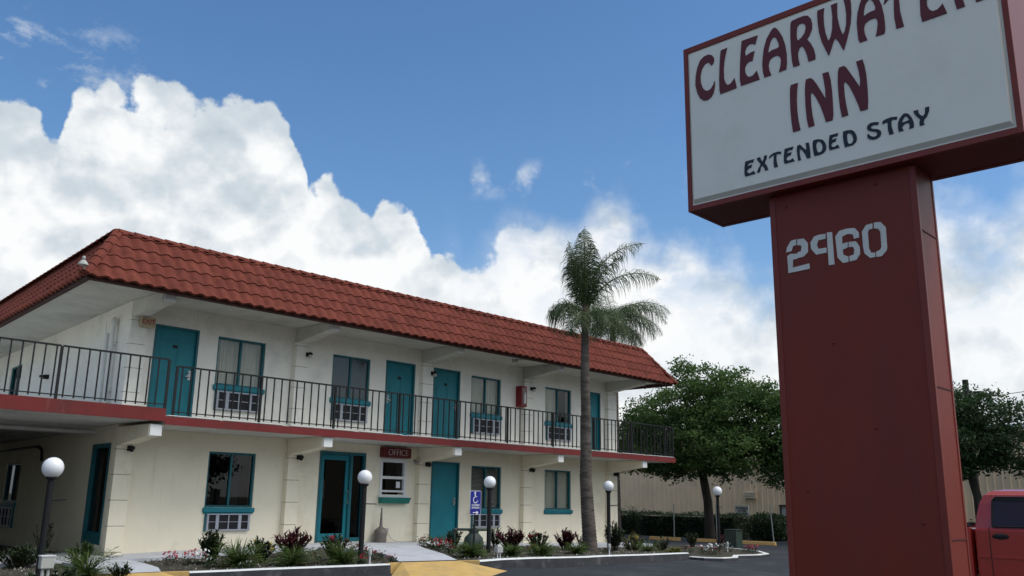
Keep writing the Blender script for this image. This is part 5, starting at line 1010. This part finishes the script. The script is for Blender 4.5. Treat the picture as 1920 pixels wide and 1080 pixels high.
mb=MB(); mb.add([(-.85,Y0-1.68,1.29),(.80,Y0-1.68,1.29),(.70,Y0-1.14,1.72),(-.75,Y0-1.14,1.72)],[(0,1,2,3)]); mb.add([(-.80,Y0+.004,1.36),(.75,Y0+.004,1.36),(.68,Y0-.085,1.68),(-.73,Y0-.085,1.68)],[(0,1,2,3)]); mb.build('windshield',m_cgl,T)
mb=MB(); mb.box(-.85,.8,Y0-1.5,Y0-.1,1.26,1.272); mb.box(-.6,-.15,Y0-.55,Y0-.4,1.27,1.62);mb.box(.1,.55,Y0-.55,Y0-.4,1.27,1.62); mb.build('seat',mat('grey_seat',(.06,.06,.06),.9,.1),T)
mb=MB(); 
for y in (Y0-.2,Y0-1.38): mb.box(-1.0035,-1.0,y-.005,y+.005,.5,1.275)
mb.box(-1.0035,-1.0,Y0-1.38,Y0-.2,.5,.508); mb.add([(-.9705,Y0-.197,1.28),(-.9705,Y0-.207,1.28),(-.862,Y0-.247,1.74),(-.862,Y0-.237,1.74)],[(0,1,2,3)]); mb.build('door_seam',m_rub,T)
mb=MB(); mb.box(-1.012,-1.0,Y0-1.36,Y0-.22,.86,.90); mb.box(-1.012,-1.0,Y0-.19,Y0-.02,.86,.90); mb.box(-1.012,-1.0,fy+1.4,Y0-1.4,.86,.9); mb.box(-1.012,-1.0,by0+.02,by1-.1,.86,.9); mb.build('body_moulding',m_car,T,bevel=.005)
mb=MB(); mb.sphere((-1.0,Y0-.345,1.165),1,16,8,sq=(.02,.115,.042)); mb.box(-1.03,-1.015,Y0-.43,Y0-.27,1.165,1.18); mb.build('door_handle',m_rub,T)
for y,xs_ in ((fy+.85,-.86),(by0+1.05,-.86),(fy+.85,.81),(by0+1.05,.81)):
    w=MB(); w.T=lambda p,y=y,xs_=xs_:(xs_+p[2],y+p[0],.36+p[1]); w.lathe([(.2,-.11),(.34,-.12),(.37,-.08),(.37,.08),(.34,.12),(.2,.11)],(0,0,0),28); wo=w.build('wheel',m_rub,T)
    w2=MB(); w2.T=w.T; w2.lathe([(.06,-.125),(.1,-.1),(.2,-.115),(.21,-.06),(.21,.06),(.05,.1)],(0,0,0),20); w2.build('rim',m_steel,wo)
mb=MB(); mb.box(-1.0,.95,fy-.12,fy-.005,.42,.62); mb.build('bumper',m_steel,T,bevel=.02); mb=MB(); mb.box(-1.0,.95,by1+.005,by1+.1,.42,.58); mb.build('bumper',m_steel,T,bevel=.02)
for x in (-.97,.67): mb=MB(); mb.box(x,x+.25,fy-.03,fy-.003,.78,.96); mb.build('headlight',m_white,T,bevel=.01)
for x in (-.99,.80): mb=MB(); mb.box(x,x+.14,by1+.003,by1+.03,.85,1.2); mb.build('tail_light',m_exr,T,bevel=.008)
mb=MB(); mb.box(-1.2,-1.03,Y0-1.5,Y0-1.4,1.28,1.48); mb.box(-1.03,-.98,Y0-1.46,Y0-1.42,1.3,1.36); mb.build('wing_mirror',m_rub,T,bevel=.02)
mb=MB(); mb.box(-.6,.5,by0+.2,by1-.3,.69,1.22); mb.build('tool_box',m_dark,T,bevel=.02)
# utility pole with wire
o=empty('utility_pole',(33,-7.8,-.45),0,'wooden utility pole standing in the tree behind the pickup truck','utility pole')
mb=MB(); mb.tube([(0,0,-.2),(0,0,6.25)],[.14,.11],10); mb.build('pole',m_bark,o); mb=MB(); mb.box(-.05,.05,-.5,.5,5.7,5.8); mb.build('crossarm',m_bark,o)
mb=MB(); pw=[]
for i in range(25): t=i/24; pw.append((33+0*t,-8.2-26*t,5.1+3.0*t-1.0*t*(1-t)))
mb.tube(pw,.012,5); solo(mb,'power_line',m_rub,'thin dark power line crossing the sky at the right edge','power line')
